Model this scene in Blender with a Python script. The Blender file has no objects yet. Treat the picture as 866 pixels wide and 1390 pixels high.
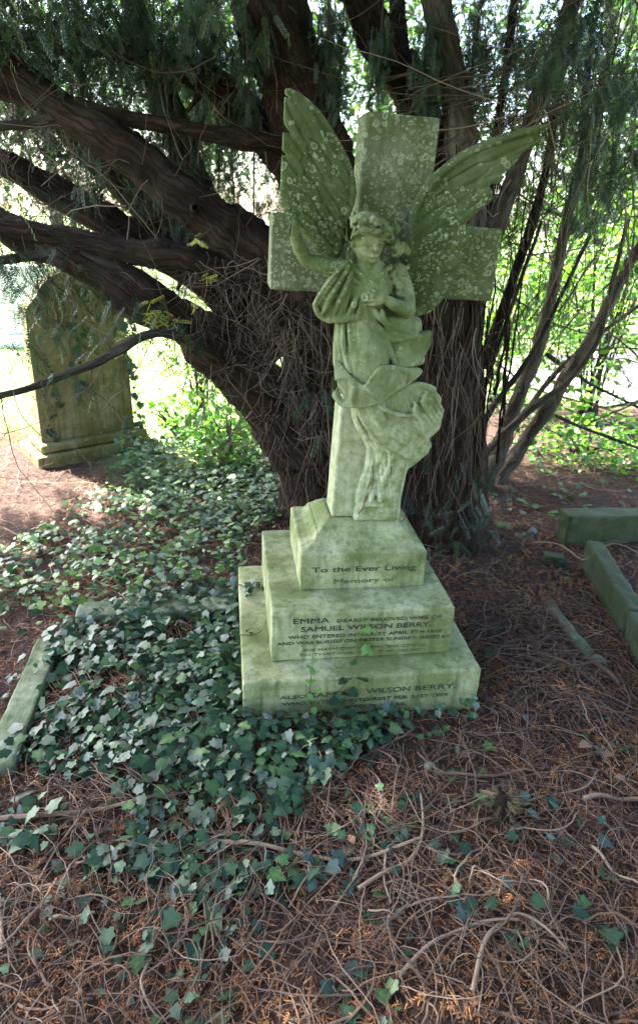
import bpy, math, random
import numpy as np
from mathutils import Matrix, Vector
random.seed(7); R = np.random.default_rng(11)
rad = math.radians
scene = bpy.context.scene
COL = scene.collection

# ------------------------------------------------------------------ camera
TH, RO, FPX, HC = rad(22.3), rad(2.45), 862., 1.6
fw = np.array([0, math.cos(TH), -math.sin(TH)])
_u0 = np.array([0, math.sin(TH), math.cos(TH)]); _r0 = np.array([1., 0, 0])
cr = _r0*math.cos(RO) + _u0*math.sin(RO); cu = -_r0*math.sin(RO) + _u0*math.cos(RO)
CAM = np.array([0, 0, HC])
cd = bpy.data.cameras.new('camera'); cam = bpy.data.objects.new('camera', cd); COL.objects.link(cam)
cam.matrix_world = Matrix(((cr[0], cu[0], -fw[0], 0), (cr[1], cu[1], -fw[1], 0), (cr[2], cu[2], -fw[2], HC), (0, 0, 0, 1)))
cd.sensor_fit = 'VERTICAL'; cd.sensor_height = 36; cd.lens = FPX/1390*36
cd.shift_y = -45/1390.; cd.clip_start = .05; cd.clip_end = 500
cd.dof.use_dof = True; cd.dof.focus_distance = 2.15; cd.dof.aperture_fstop = 4.0
scene.camera = cam

# ------------------------------------------------------------------ light
SUN_EL, SUN_AZ = rad(50), rad(-58)          # azimuth from +Y towards +X
sd = np.array([math.sin(SUN_AZ)*math.cos(SUN_EL), math.cos(SUN_AZ)*math.cos(SUN_EL), math.sin(SUN_EL)])
world = bpy.data.worlds.new('World'); scene.world = world; world.use_nodes = True
wn = world.node_tree; bg = wn.nodes['Background']; sky = wn.nodes.new('ShaderNodeTexSky')
sky.sky_type = 'NISHITA'; sky.sun_disc = False; sky.sun_elevation = SUN_EL; sky.sun_rotation = SUN_AZ
sky.air_density = 1.0; sky.dust_density = 2.5; sky.ozone_density = .6
wn.links.new(sky.outputs[0], bg.inputs[0]); bg.inputs[1].default_value = .13
ld = bpy.data.lights.new('sun', 'SUN'); ld.energy = 5.0; ld.angle = rad(.5); ld.color = (1, .95, .86)
so = bpy.data.objects.new('sun', ld); COL.objects.link(so)
so.rotation_euler = Vector(sd.tolist()).to_track_quat('Z', 'Y').to_euler()
scene.view_settings.view_transform = 'Standard'; scene.view_settings.look = 'None'
scene.view_settings.gamma = 1; scene.view_settings.exposure = 3.9
ROOF_N = 10500
scene.cycles.max_bounces = 6; scene.cycles.transparent_max_bounces = 4
scene.cycles.sample_clamp_indirect = 6

# ------------------------------------------------------------------ measuring
def ray(x, y): return fw + cr*(x-433)/FPX + cu*(650-y)/FPX
def gnd(x, y, z=0.):
    d = ray(x, y); return CAM + d*((z-HC)/d[2])
def at(x, y, Y):                              # point on the plane y = Y
    d = ray(x, y); return CAM + d*(Y/d[1])
YA = rad(8.7); A0 = gnd(334, 978)
EX = np.array([math.cos(YA), math.sin(YA), 0]); EY = np.array([-math.sin(YA), math.cos(YA), 0])
def uv(x, y, v):                              # point in monument space on its plane v
    d = ray(x, y); t = ((A0+EY*v-CAM)@EY)/(d@EY); p = CAM+t*d - A0; return float(p@EX), float(p[2])
def mono(u, v, z): return A0 + EX*u + EY*v + np.array([0, 0, z])
LEAN = rad(1.55); OU, OV, OZ = .4405, .36, .587
def S(x, y, b):                               # statue space: a right, b out, c up
    u, z = uv(x, y, OV-b); u -= OU; z -= OZ
    return np.array([u*math.cos(LEAN)-z*math.sin(LEAN), b, u*math.sin(LEAN)+z*math.cos(LEAN)])

# ------------------------------------------------------------------ materials
def new_mat(name):
    m = bpy.data.materials.new(name); m.use_nodes = True
    n = m.node_tree; b = n.nodes['Principled BSDF']; return m, n, b
def N(n, t, **k):
    o = n.nodes.new('ShaderNode'+t)
    for a, v in k.items():
        if hasattr(o, a): setattr(o, a, v)
        else: o.inputs[a.replace('_', ' ').title() if a.replace('_', ' ').title() in o.inputs else a].default_value = v
    return o
def noise(n, vec, scale, detail=6, rough=.6, dist=0.):
    o = n.nodes.new('ShaderNodeTexNoise'); o.inputs['Scale'].default_value = scale
    o.inputs['Detail'].default_value = detail; o.inputs['Roughness'].default_value = rough; o.inputs['Distortion'].default_value = dist
    if vec is not None: n.links.new(vec, o.inputs['Vector'])
    return o.outputs['Fac']
def ramp(n, fac, stops):
    o = n.nodes.new('ShaderNodeValToRGB'); e = o.color_ramp.elements
    while len(e) < len(stops): e.new(.5)
    for i, (p, c) in enumerate(stops):
        e[i].position = p; e[i].color = (c, c, c, 1) if isinstance(c, (int, float)) else (*c, 1)
    n.links.new(fac, o.inputs[0]); return o.outputs[0]
def mix(n, fac, a, b, mode='MIX'):
    o = n.nodes.new('ShaderNodeMix'); o.data_type = 'RGBA'; o.blend_type = mode
    for i, v in ((0, fac), (6, a), (7, b)):
        if isinstance(v, (int, float)): o.inputs[i].default_value = v
        elif isinstance(v, tuple): o.inputs[i].default_value = (*v, 1)
        else: n.links.new(v, o.inputs[i])
    return o.outputs[2]
def math_(n, op, a, b=0.):
    o = n.nodes.new('ShaderNodeMath'); o.operation = op
    for i, v in ((0, a), (1, b)):
        if isinstance(v, (int, float)): o.inputs[i].default_value = v
        else: n.links.new(v, o.inputs[i])
    return o.outputs[0]
def bump(n, b, h, strength, dist):
    o = n.nodes.new('ShaderNodeBump'); o.inputs['Strength'].default_value = strength; o.inputs['Distance'].default_value = dist
    n.links.new(h, o.inputs['Height']); n.links.new(o.outputs[0], b.inputs['Normal'])
def objvec(n): return n.nodes.new('ShaderNodeTexCoord').outputs['Object']
def scaled(n, vec, s):
    o = n.nodes.new('ShaderNodeMapping'); o.inputs['Scale'].default_value = s; n.links.new(vec, o.inputs[0]); return o.outputs[0]

def stone_mat(name, base, green, green_amt, lichen=0., streak=.5, pale=(.42, .47, .33), low=None):
    m, n, b = new_mat(name); v = objvec(n)
    n1 = noise(n, v, 5, 8, .65); n2 = noise(n, v, 28, 8, .7); n3 = noise(n, v, 140, 4, .7)
    c = mix(n, ramp(n, n2, [(.38, 0.), (.66, 1.)]), base, pale)
    gm = math_(n, 'ADD', n1, math_(n, 'MULTIPLY', math_(n, 'SUBTRACT', n2, .5), .7))
    c = mix(n, ramp(n, gm, [(.62-green_amt*.45, 0.), (.80-green_amt*.35, .93)]), c, green)
    st = noise(n, scaled(n, v, (14, 14, 1.6)), 2.2, 6, .65)
    dk = ramp(n, st, [(.5, 0.), (.72, 1.)])
    c = mix(n, math_(n, 'MULTIPLY', dk, streak), c, tuple(x*.38 for x in green))
    c = mix(n, math_(n, 'MULTIPLY', ramp(n, n3, [(.3, 1.), (.5, 0.)]), .35), c, (.05, .07, .03))
    gr = ramp(n, noise(n, v, 9, 9, .72, .6), [(.47, 0.), (.68, 1.)])
    c = mix(n, math_(n, 'MULTIPLY', gr, .6), c, tuple(x*.42 for x in base))
    h = math_(n, 'ADD', math_(n, 'MULTIPLY', n2, .6), math_(n, 'MULTIPLY', n3, .35))
    if lichen > 0:
        cr_ = math_(n, 'MULTIPLY', ramp(n, noise(n, v, 34, 7, .75, .5), [(.57, 0.), (.63, 1.)]), ramp(n, noise(n, v, 5, 3), [(.42, 0.), (.6, 1.)]))
        c = mix(n, math_(n, 'MULTIPLY', cr_, .55*min(1, lichen)), c, (.27, .29, .20))
        for sc, off in ((32, 0.), (52, 3.3), (80, 7.1)):
            mp = n.nodes.new('ShaderNodeMapping'); mp.inputs['Location'].default_value = (off, off, off); n.links.new(v, mp.inputs[0])
            wob = n.nodes.new('ShaderNodeVectorMath'); wob.operation = 'ADD'
            nw = n.nodes.new('ShaderNodeTexNoise'); nw.inputs['Scale'].default_value = 60; n.links.new(v, nw.inputs['Vector'])
            sc2 = n.nodes.new('ShaderNodeVectorMath'); sc2.operation = 'SCALE'; sc2.inputs[3].default_value = .013
            n.links.new(nw.outputs['Color'], sc2.inputs[0]); n.links.new(mp.outputs[0], wob.inputs[0]); n.links.new(sc2.outputs[0], wob.inputs[1])
            vo = n.nodes.new('ShaderNodeTexVoronoi'); vo.inputs['Scale'].default_value = sc; vo.inputs['Randomness'].default_value = 1
            n.links.new(wob.outputs[0], vo.inputs['Vector'])
            sep = n.nodes.new('ShaderNodeSeparateColor'); n.links.new(vo.outputs['Color'], sep.inputs[0])
            rr = math_(n, 'MULTIPLY_ADD', sep.outputs[0], .18); n.nodes[-1].inputs[2].default_value = .14
            dd = math_(n, 'ABSOLUTE', math_(n, 'SUBTRACT', vo.outputs['Distance'], rr))
            ring = ramp(n, dd, [(.03, 1.), (.085, 0.)])
            disc = ramp(n, math_(n, 'SUBTRACT', vo.outputs['Distance'], rr), [(0., 1.), (.03, 0.)])
            msk = math_(n, 'GREATER_THAN', math_(n, 'ADD', math_(n, 'MULTIPLY', sep.outputs[1], .35), math_(n, 'MULTIPLY', noise(n, v, 7 if off else 9, 4, .6), 1.7)), 1.36-lichen*.42)
            ring = math_(n, 'MULTIPLY', ring, ramp(n, n2, [(.35, .25), (.6, 1.)]))
            c = mix(n, math_(n, 'MULTIPLY', math_(n, 'MULTIPLY', disc, msk), .22), c, (.20, .23, .15))
            c = mix(n, math_(n, 'MULTIPLY', math_(n, 'MULTIPLY', ring, msk), .75), c, (.30, .33, .225))
    if low:                                   # cleaner, paler stone towards the foot, where water has washed it
        z0, z1, lc, lp = low; sx = n.nodes.new('ShaderNodeSeparateXYZ'); n.links.new(v, sx.inputs[0])
        t = math_(n, 'ADD', sx.outputs[2], math_(n, 'MULTIPLY', math_(n, 'SUBTRACT', n1, .5), .5))
        mr = n.nodes.new('ShaderNodeMapRange'); mr.inputs[1].default_value = z0; mr.inputs[2].default_value = z1; n.links.new(t, mr.inputs[0])
        lcol = mix(n, ramp(n, n2, [(.4, 0.), (.62, 1.)]), lc, lp); lcol = mix(n, math_(n, 'MULTIPLY', dk, .5), lcol, tuple(x*.4 for x in lc))
        c = mix(n, mr.outputs[0], lcol, c)
    n.links.new(c, b.inputs['Base Color']); b.inputs['Roughness'].default_value = .85
    b.inputs['Specular IOR Level'].default_value = .25
    bump(n, b, h, .55, .006); return m
M = {}
M['plinth'] = stone_mat('plinth_stone', (.27, .29, .14), (.115, .145, .045), .60, 0, .7, pale=(.50, .495, .36))
M['cross'] = stone_mat('cross_stone', (.145, .15, .10), (.07, .09, .028), .66, 1.2, .5, pale=(.21, .215, .165), low=(.95, 1.35, (.22, .24, .12), (.38, .39, .27)))
M['shaft'] = stone_mat('shaft_stone', (.27, .32, .17), (.13, .21, .055), .5, .12, .4, pale=(.42, .45, .34))
M['figure'] = stone_mat('figure_stone', (.21, .23, .125), (.075, .105, .03), .66, .35, .6, pale=(.32, .34, .23), low=(.9, 1.3, (.17, .205, .09), (.36, .375, .26)))
M['wing'] = stone_mat('wing_stone', (.095, .11, .05), (.045, .068, .018), .8, .7, .5, pale=(.13, .145, .09))
M['old_grave'] = stone_mat('old_grave_stone', (.16, .14, .06), (.10, .088, .022), .5, .05, .8, pale=(.25, .225, .12))
M['kerb'] = stone_mat('kerb_stone', (.15, .17, .11), (.07, .10, .04), .55, 0, .5, pale=(.24, .26, .20))
M['dark_kerb'] = stone_mat('dark_kerb_stone', (.05, .058, .035), (.032, .048, .014), .6, 0, .5, pale=(.085, .092, .07))
def letter_mat():
    m, n, b = new_mat('worn_lettering'); v = objvec(n)
    c = mix(n, ramp(n, noise(n, v, 60, 4), [(.5, 0.), (.8, .55)]), (.022, .03, .022), (.13, .17, .08))
    n.links.new(c, b.inputs['Base Color']); b.inputs['Roughness'].default_value = .8; return m
M['letters'] = letter_mat()
def letter_faded():
    m, n, b = new_mat('faded_lettering'); v = objvec(n)
    c = mix(n, ramp(n, noise(n, v, 45, 4), [(.4, 0.), (.75, .9)]), (.045, .065, .03), (.16, .2, .08))
    n.links.new(c, b.inputs['Base Color']); b.inputs['Roughness'].default_value = .85; return m
M['letters_faded'] = letter_faded()

def bark_mat(name, c1, c2, c3, uvs=True):
    m, n, b = new_mat(name); v = objvec(n)
    t = n.nodes.new('ShaderNodeTexCoord').outputs['UV']
    wv = n.nodes.new('ShaderNodeVectorMath'); wv.operation = 'ADD'; nz = n.nodes.new('ShaderNodeTexNoise'); nz.inputs['Scale'].default_value = 9; nz.inputs['Detail'].default_value = 4; n.links.new(v, nz.inputs['Vector'])
    sc_ = n.nodes.new('ShaderNodeVectorMath'); sc_.operation = 'SCALE'; sc_.inputs[3].default_value = .10; n.links.new(nz.outputs['Color'], sc_.inputs[0]); n.links.new(t, wv.inputs[0]); n.links.new(sc_.outputs[0], wv.inputs[1])
    n1 = noise(n, scaled(n, wv.outputs[0], (26, 3.0, 1)), 1.6, 10, .72, .2); n4 = noise(n, scaled(n, wv.outputs[0], (9, 2.2, 1)), 1.2, 6, .6, .4)
    vo = n.nodes.new('ShaderNodeTexVoronoi'); vo.feature = 'DISTANCE_TO_EDGE'; vo.inputs['Scale'].default_value = 1; n.links.new(scaled(n, wv.outputs[0], (22, 5.5, 1)), vo.inputs['Vector'])
    crack = ramp(n, vo.outputs['Distance'], [(0., 0.), (.16, 1.)])
    n2 = noise(n, v, 6, 5, .6); n3 = noise(n, v, 110, 5, .7)
    c = ramp(n, math_(n, 'ADD', math_(n, 'MULTIPLY', n1, .6), math_(n, 'MULTIPLY', n4, .4)), [(.36, c1), (.5, c2), (.64, c3)])
    c = mix(n, math_(n, 'MULTIPLY', math_(n, 'SUBTRACT', 1., crack), .7), c, c1)
    c = mix(n, math_(n, 'MULTIPLY', ramp(n, n2, [(.5, 0.), (.75, 1.)]), .4), c, (.05, .06, .035))
    n.links.new(c, b.inputs['Base Color']); b.inputs['Roughness'].default_value = .9; b.inputs['Specular IOR Level'].default_value = .15
    h = math_(n, 'ADD', math_(n, 'ADD', n1, math_(n, 'MULTIPLY', crack, .35)), math_(n, 'ADD', math_(n, 'MULTIPLY', n3, .25), math_(n, 'MULTIPLY', n4, .6)))
    bump(n, b, h, 1., .03); return m
M['yew_bark'] = bark_mat('yew_bark', (.008, .004, .003), (.030, .016, .011), (.085, .048, .034))
M['pale_bark'] = bark_mat('pale_bark', (.04, .032, .026), (.10, .08, .064), (.19, .155, .125))
M['grey_bark'] = bark_mat('grey_bark', (.025, .02, .016), (.06, .048, .038), (.12, .10, .08))
def rnd_mat(name, stops, rough=.5, trans=0., spec=.4, tcol=None, mottle=0.):
    m, n, b = new_mat(name)
    a = n.nodes.new('ShaderNodeAttribute'); a.attribute_name = 'rnd'
    c = ramp(n, a.outputs['Fac'], stops)
    if mottle:
        c = mix(n, math_(n, 'MULTIPLY', ramp(n, noise(n, objvec(n), 120, 3), [(.4, 0.), (.7, 1.)]), mottle), c, tuple(x*.45 for x in stops[0][1]))
    n.links.new(c, b.inputs['Base Color']); b.inputs['Roughness'].default_value = rough
    b.inputs['Specular IOR Level'].default_value = spec
    if trans:
        t = n.nodes.new('ShaderNodeBsdfTranslucent'); mx = n.nodes.new('ShaderNodeMixShader'); mx.inputs[0].default_value = trans
        n.links.new(mix(n, 1., c, tcol or (1.6, 2.2, .6), 'MULTIPLY'), t.inputs[0])
        n.links.new(b.outputs[0], mx.inputs[1]); n.links.new(t.outputs[0], mx.inputs[2])
        n.links.new(mx.outputs[0], n.nodes['Material Output'].inputs['Surface'])
    return m
M['twig'] = rnd_mat('dry_twigs', [(0, (.045, .023, .017)), (.5, (.120, .071, .048)), (1, (.26, .185, .13))], .8)
M['dark_twig'] = rnd_mat('hanging_twig_bark', [(0, (.03, .02, .015)), (.6, (.09, .055, .04)), (1, (.2, .14, .11))], .85)
M['needle'] = rnd_mat('needle_litter', [(0, (.03, .014, .010)), (.4, (.10, .042, .022)), (.75, (.23, .095, .035)), (1, (.40, .19, .07))], .8)
M['ivy'] = rnd_mat('ivy_leaf', [(0, (.010, .030, .020)), (.5, (.022, .060, .030)), (.80, (.045, .10, .032)), (1, (.11, .19, .04))], .46, .12, .45, mottle=.35)
M['ivy_young'] = rnd_mat('young_ivy_leaf', [(0, (.06, .14, .04)), (1, (.14, .27, .07))], .45, .25, .4)
M['yew_leaf'] = rnd_mat('yew_needles', [(0, (.010, .022, .015)), (.6, (.018, .038, .024)), (1, (.035, .065, .03))], .5, .12, .35)
M['broad'] = rnd_mat('broad_leaf', [(0, (.035, .085, .02)), (.5, (.06, .13, .03)), (1, (.11, .2, .045))], .5, .45, .4, (1.7, 2.0, .5))
M['far_leaf'] = rnd_mat('distant_leaf', [(0, (.03, .06, .025)), (.5, (.05, .095, .035)), (1, (.085, .14, .05))], .6, .3, .3, (1.5, 1.9, .7))
M['herb'] = rnd_mat('herb_leaf', [(0, (.05, .12, .02)), (.5, (.08, .18, .03)), (1, (.15, .28, .05))], .5, .4, .4, (1.6, 2.0, .5))
M['dead_leaf'] = rnd_mat('dead_leaf', [(0, (.10, .045, .028)), (1, (.19, .10, .06))], .7)
M['moss'] = rnd_mat('moss', [(0, (.04, .03, .015)), (1, (.10, .08, .04))], .9)
M['yellow'] = rnd_mat('yellow_yew_shoot', [(0, (.28, .25, .06)), (1, (.45, .4, .12))], .6, .3)

# ------------------------------------------------------------------ mesh tools
def empty(name, loc=(0, 0, 0), rz=0., label=None, cat=None, group=None):
    o = bpy.data.objects.new(name, None); COL.objects.link(o); o.location = Vector([float(x) for x in loc]); o.rotation_euler = (0, 0, rz)
    o.empty_display_size = .1
    if label: tag(o, label, cat, group)
    return o
def tag(o, label, cat, group=None, kind=None):
    o['label'] = label; o['category'] = cat
    if group: o['group'] = group
    if kind: o['kind'] = kind
    return o
def mesh_obj(name, V, F, mat, parent=None, rnd=None, uvs=None, smooth=False, local=False):
    """V (n,3); F list of arrays (each (k,3) or (k,4)). World coordinates unless local."""
    V = np.asarray(V, dtype=np.float64)
    if parent is not None and not local:
        mi = np.array(Matrix.Translation(parent.location) @ Matrix.Rotation(parent.rotation_euler[2], 4, 'Z')).astype(float)
        mi = np.linalg.inv(mi); V = V @ mi[:3, :3].T + mi[:3, 3]
    me = bpy.data.meshes.new(name)
    if not isinstance(F, list): F = [F]
    if F and isinstance(F[0], tuple): F = [np.array(F)]
    F = [np.asarray(f, dtype=np.int32) for f in F if len(f)]
    tot = np.concatenate([np.full(len(f), f.shape[1], np.int32) for f in F]); loops = np.concatenate([f.ravel() for f in F])
    me.vertices.add(len(V)); me.vertices.foreach_set('co', V.astype(np.float32).ravel())
    me.loops.add(len(loops)); me.loops.foreach_set('vertex_index', loops)
    me.polygons.add(len(tot)); st = np.concatenate([[0], np.cumsum(tot)[:-1]]).astype(np.int32)
    me.polygons.foreach_set('loop_start', st); me.polygons.foreach_set('loop_total', tot)
    if smooth: me.polygons.foreach_set('use_smooth', np.ones(len(tot), bool))
    if uvs is not None:
        ul = me.uv_layers.new(name='UVMap'); ul.data.foreach_set('uv', np.asarray(uvs, np.float32)[loops].ravel())
    if rnd is not None:
        at_ = me.attributes.new('rnd', 'FLOAT', 'POINT'); at_.data.foreach_set('value', np.asarray(rnd, np.float32))
    me.update(calc_edges=True); me.validate()
    me.materials.append(mat)
    o = bpy.data.objects.new(name, me); COL.objects.link(o)
    if parent is not None: o.parent = parent
    return o
class MB:
    def __init__(s): s.V = []; s.F3 = []; s.F4 = []; s.r = []; s.uv = []; s.n = 0
    def add(s, V, F, rnd=.5, uv_=None):
        V = np.asarray(V, float); F = np.asarray(F, np.int64) + s.n
        (s.F3 if F.shape[1] == 3 else s.F4).append(F); s.V.append(V); s.n += len(V)
        s.r.append(np.full(len(V), rnd) if np.isscalar(rnd) else rnd)
        s.uv.append(np.zeros((len(V), 2)) if uv_ is None else uv_)
    def tube(s, pts, rr, sides=8, rnd=.5, flute=0., seed=0, cap=True):
        pts = np.asarray(pts, float); n = len(pts); rr = np.broadcast_to(np.asarray(rr, float), (n,))
        t = np.gradient(pts, axis=0); t /= np.linalg.norm(t, axis=1)[:, None]+1e-9
        ref = np.array([0, 0, 1.]) if abs(t[:, 2]).mean() < .8 else np.array([0, 1., 0])
        a = np.cross(t, ref); a /= np.linalg.norm(a, axis=1)[:, None]+1e-9; b = np.cross(t, a)
        th = np.linspace(0, 2*np.pi, sides+1); L = np.concatenate([[0], np.cumsum(np.linalg.norm(np.diff(pts, axis=0), axis=1))])
        rg = np.ones((n, sides+1))
        if flute:
            q = np.random.default_rng(seed)
            for k in (2, 3, 5, 7, 11):
                rg += flute*q.uniform(.3, 1)/k**.5*np.sin(k*th[None]+q.uniform(0, 6)+L[:, None]*q.uniform(-4, 4))
            rg += flute*.5*np.sin(L[:, None]*q.uniform(8, 16)+th[None]*1+q.uniform(0, 6)); rg[:, -1] = rg[:, 0]
        P = pts[:, None]+(a[:, None]*np.cos(th)[None, :, None]+b[:, None]*np.sin(th)[None, :, None])*(rr[:, None]*rg)[:, :, None]
        V = P.reshape(-1, 3); m = sides+1
        i, j = np.meshgrid(np.arange(n-1), np.arange(sides), indexing='ij')
        F = np.stack([i*m+j, i*m+j+1, (i+1)*m+j+1, (i+1)*m+j], -1).reshape(-1, 4)
        u = np.stack([np.broadcast_to(th[None]/(2*np.pi)*max(.2, rr.mean()*8), (n, m)), np.broadcast_to(L[:, None], (n, m))], -1).reshape(-1, 2)
        s.add(V, F, rnd, u)
    def box(s, p0, p1):
        x0, y0, z0 = p0; x1, y1, z1 = p1
        V = [(x0, y0, z0), (x1, y0, z0), (x1, y1, z0), (x0, y1, z0), (x0, y0, z1), (x1, y0, z1), (x1, y1, z1), (x0, y1, z1)]
        s.add(V, [(0, 3, 2, 1), (4, 5, 6, 7), (0, 1, 5, 4), (1, 2, 6, 5), (2, 3, 7, 6), (3, 0, 4, 7)])
    def inst(s, TV, TF, pos, rot, scale, rnd, roff=None):
        """template verts/faces copied at pos with 3x3 rot matrices"""
        k = len(pos); TV = np.asarray(TV, float); n = len(TV)
        V = np.einsum('kij,nj->kni', rot, TV)*np.asarray(scale).reshape(-1, 1, 1)+pos[:, None]
        TF = np.asarray(TF); F = (TF[None]+(np.arange(k)*n)[:, None, None]).reshape(-1, TF.shape[1])
        s.add(V.reshape(-1, 3), F, np.repeat(rnd, n) if roff is None else (np.asarray(rnd)[:, None]+roff[None]).ravel())
    def build(s, name, mat, parent=None, smooth=False, local=False):
        F = []
        if s.F4: F.append(np.concatenate(s.F4))
        if s.F3: F.append(np.concatenate(s.F3))
        return mesh_obj(name, np.concatenate(s.V), F, mat, parent, np.concatenate(s.r), np.concatenate(s.uv), smooth, local)
def bevel(o, w, seg=2):
    m = o.modifiers.new('bevel', 'BEVEL'); m.width = w; m.segments = seg; m.limit_method = 'ANGLE'; m.angle_limit = rad(30)
    return o
def rough_up(o, cuts, amp, scale, seed=0.):
    """chip and wobble a solid so its edges are not ruler straight"""
    sub = o.modifiers.new('sub', 'SUBSURF'); sub.subdivision_type = 'SIMPLE'; sub.levels = sub.render_levels = cuts
    tx = bpy.data.textures.new('wear', 'CLOUDS'); tx.noise_scale = scale; tx.noise_depth = 4
    d = o.modifiers.new('wear', 'DISPLACE'); d.texture = tx; d.strength = amp; d.mid_level = .5; d.texture_coords = 'GLOBAL'
    return o
def rots(fwd, up_hint):
    """columns: x side, y forward (leaf length), z normal"""
    y = fwd/np.linalg.norm(fwd, axis=1)[:, None]; x = np.cross(y, up_hint); x /= np.linalg.norm(x, axis=1)[:, None]+1e-9
    z = np.cross(x, y); return np.stack([x, y, z], -1)
def catmull(P, k=6):
    P = np.asarray(P, float); Q = np.vstack([2*P[0]-P[1], P, 2*P[-1]-P[-2]]); out = []
    for i in range(1, len(Q)-2):
        t = np.linspace(0, 1, k, endpoint=False)[:, None]
        a, b, c, d = Q[i-1], Q[i], Q[i+1], Q[i+2]
        out.append(.5*((2*b)+(-a+c)*t+(2*a-5*b+4*c-d)*t**2+(-a+3*b-3*c+d)*t**3))
    out.append(P[-1:]); return np.vstack(out)
def inpoly(x, y, poly):
    poly = np.asarray(poly); ins = np.zeros(np.shape(x), bool); j = len(poly)-1
    for i in range(len(poly)):
        xi, yi = poly[i]; xj, yj = poly[j]
        c = ((yi > y) != (yj > y)) & (x < (xj-xi)*(y-yi)/(yj-yi+1e-12)+xi); ins ^= c; j = i
    return ins
def vnoise(x, y, s, seed=0):
    """cheap smooth 2-D noise 0..1"""
    q = np.random.default_rng(seed); T = q.random((64, 64)); X = np.asarray(x)*s+100; Y = np.asarray(y)*s+100
    i = np.floor(X).astype(int); j = np.floor(Y).astype(int); u = X-i; v = Y-j; u = u*u*(3-2*u); v = v*v*(3-2*v)
    g = lambda a, b: T[a % 64, b % 64]
    return (g(i, j)*(1-u)+g(i+1, j)*u)*(1-v)+(g(i, j+1)*(1-u)+g(i+1, j+1)*u)*v

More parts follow.
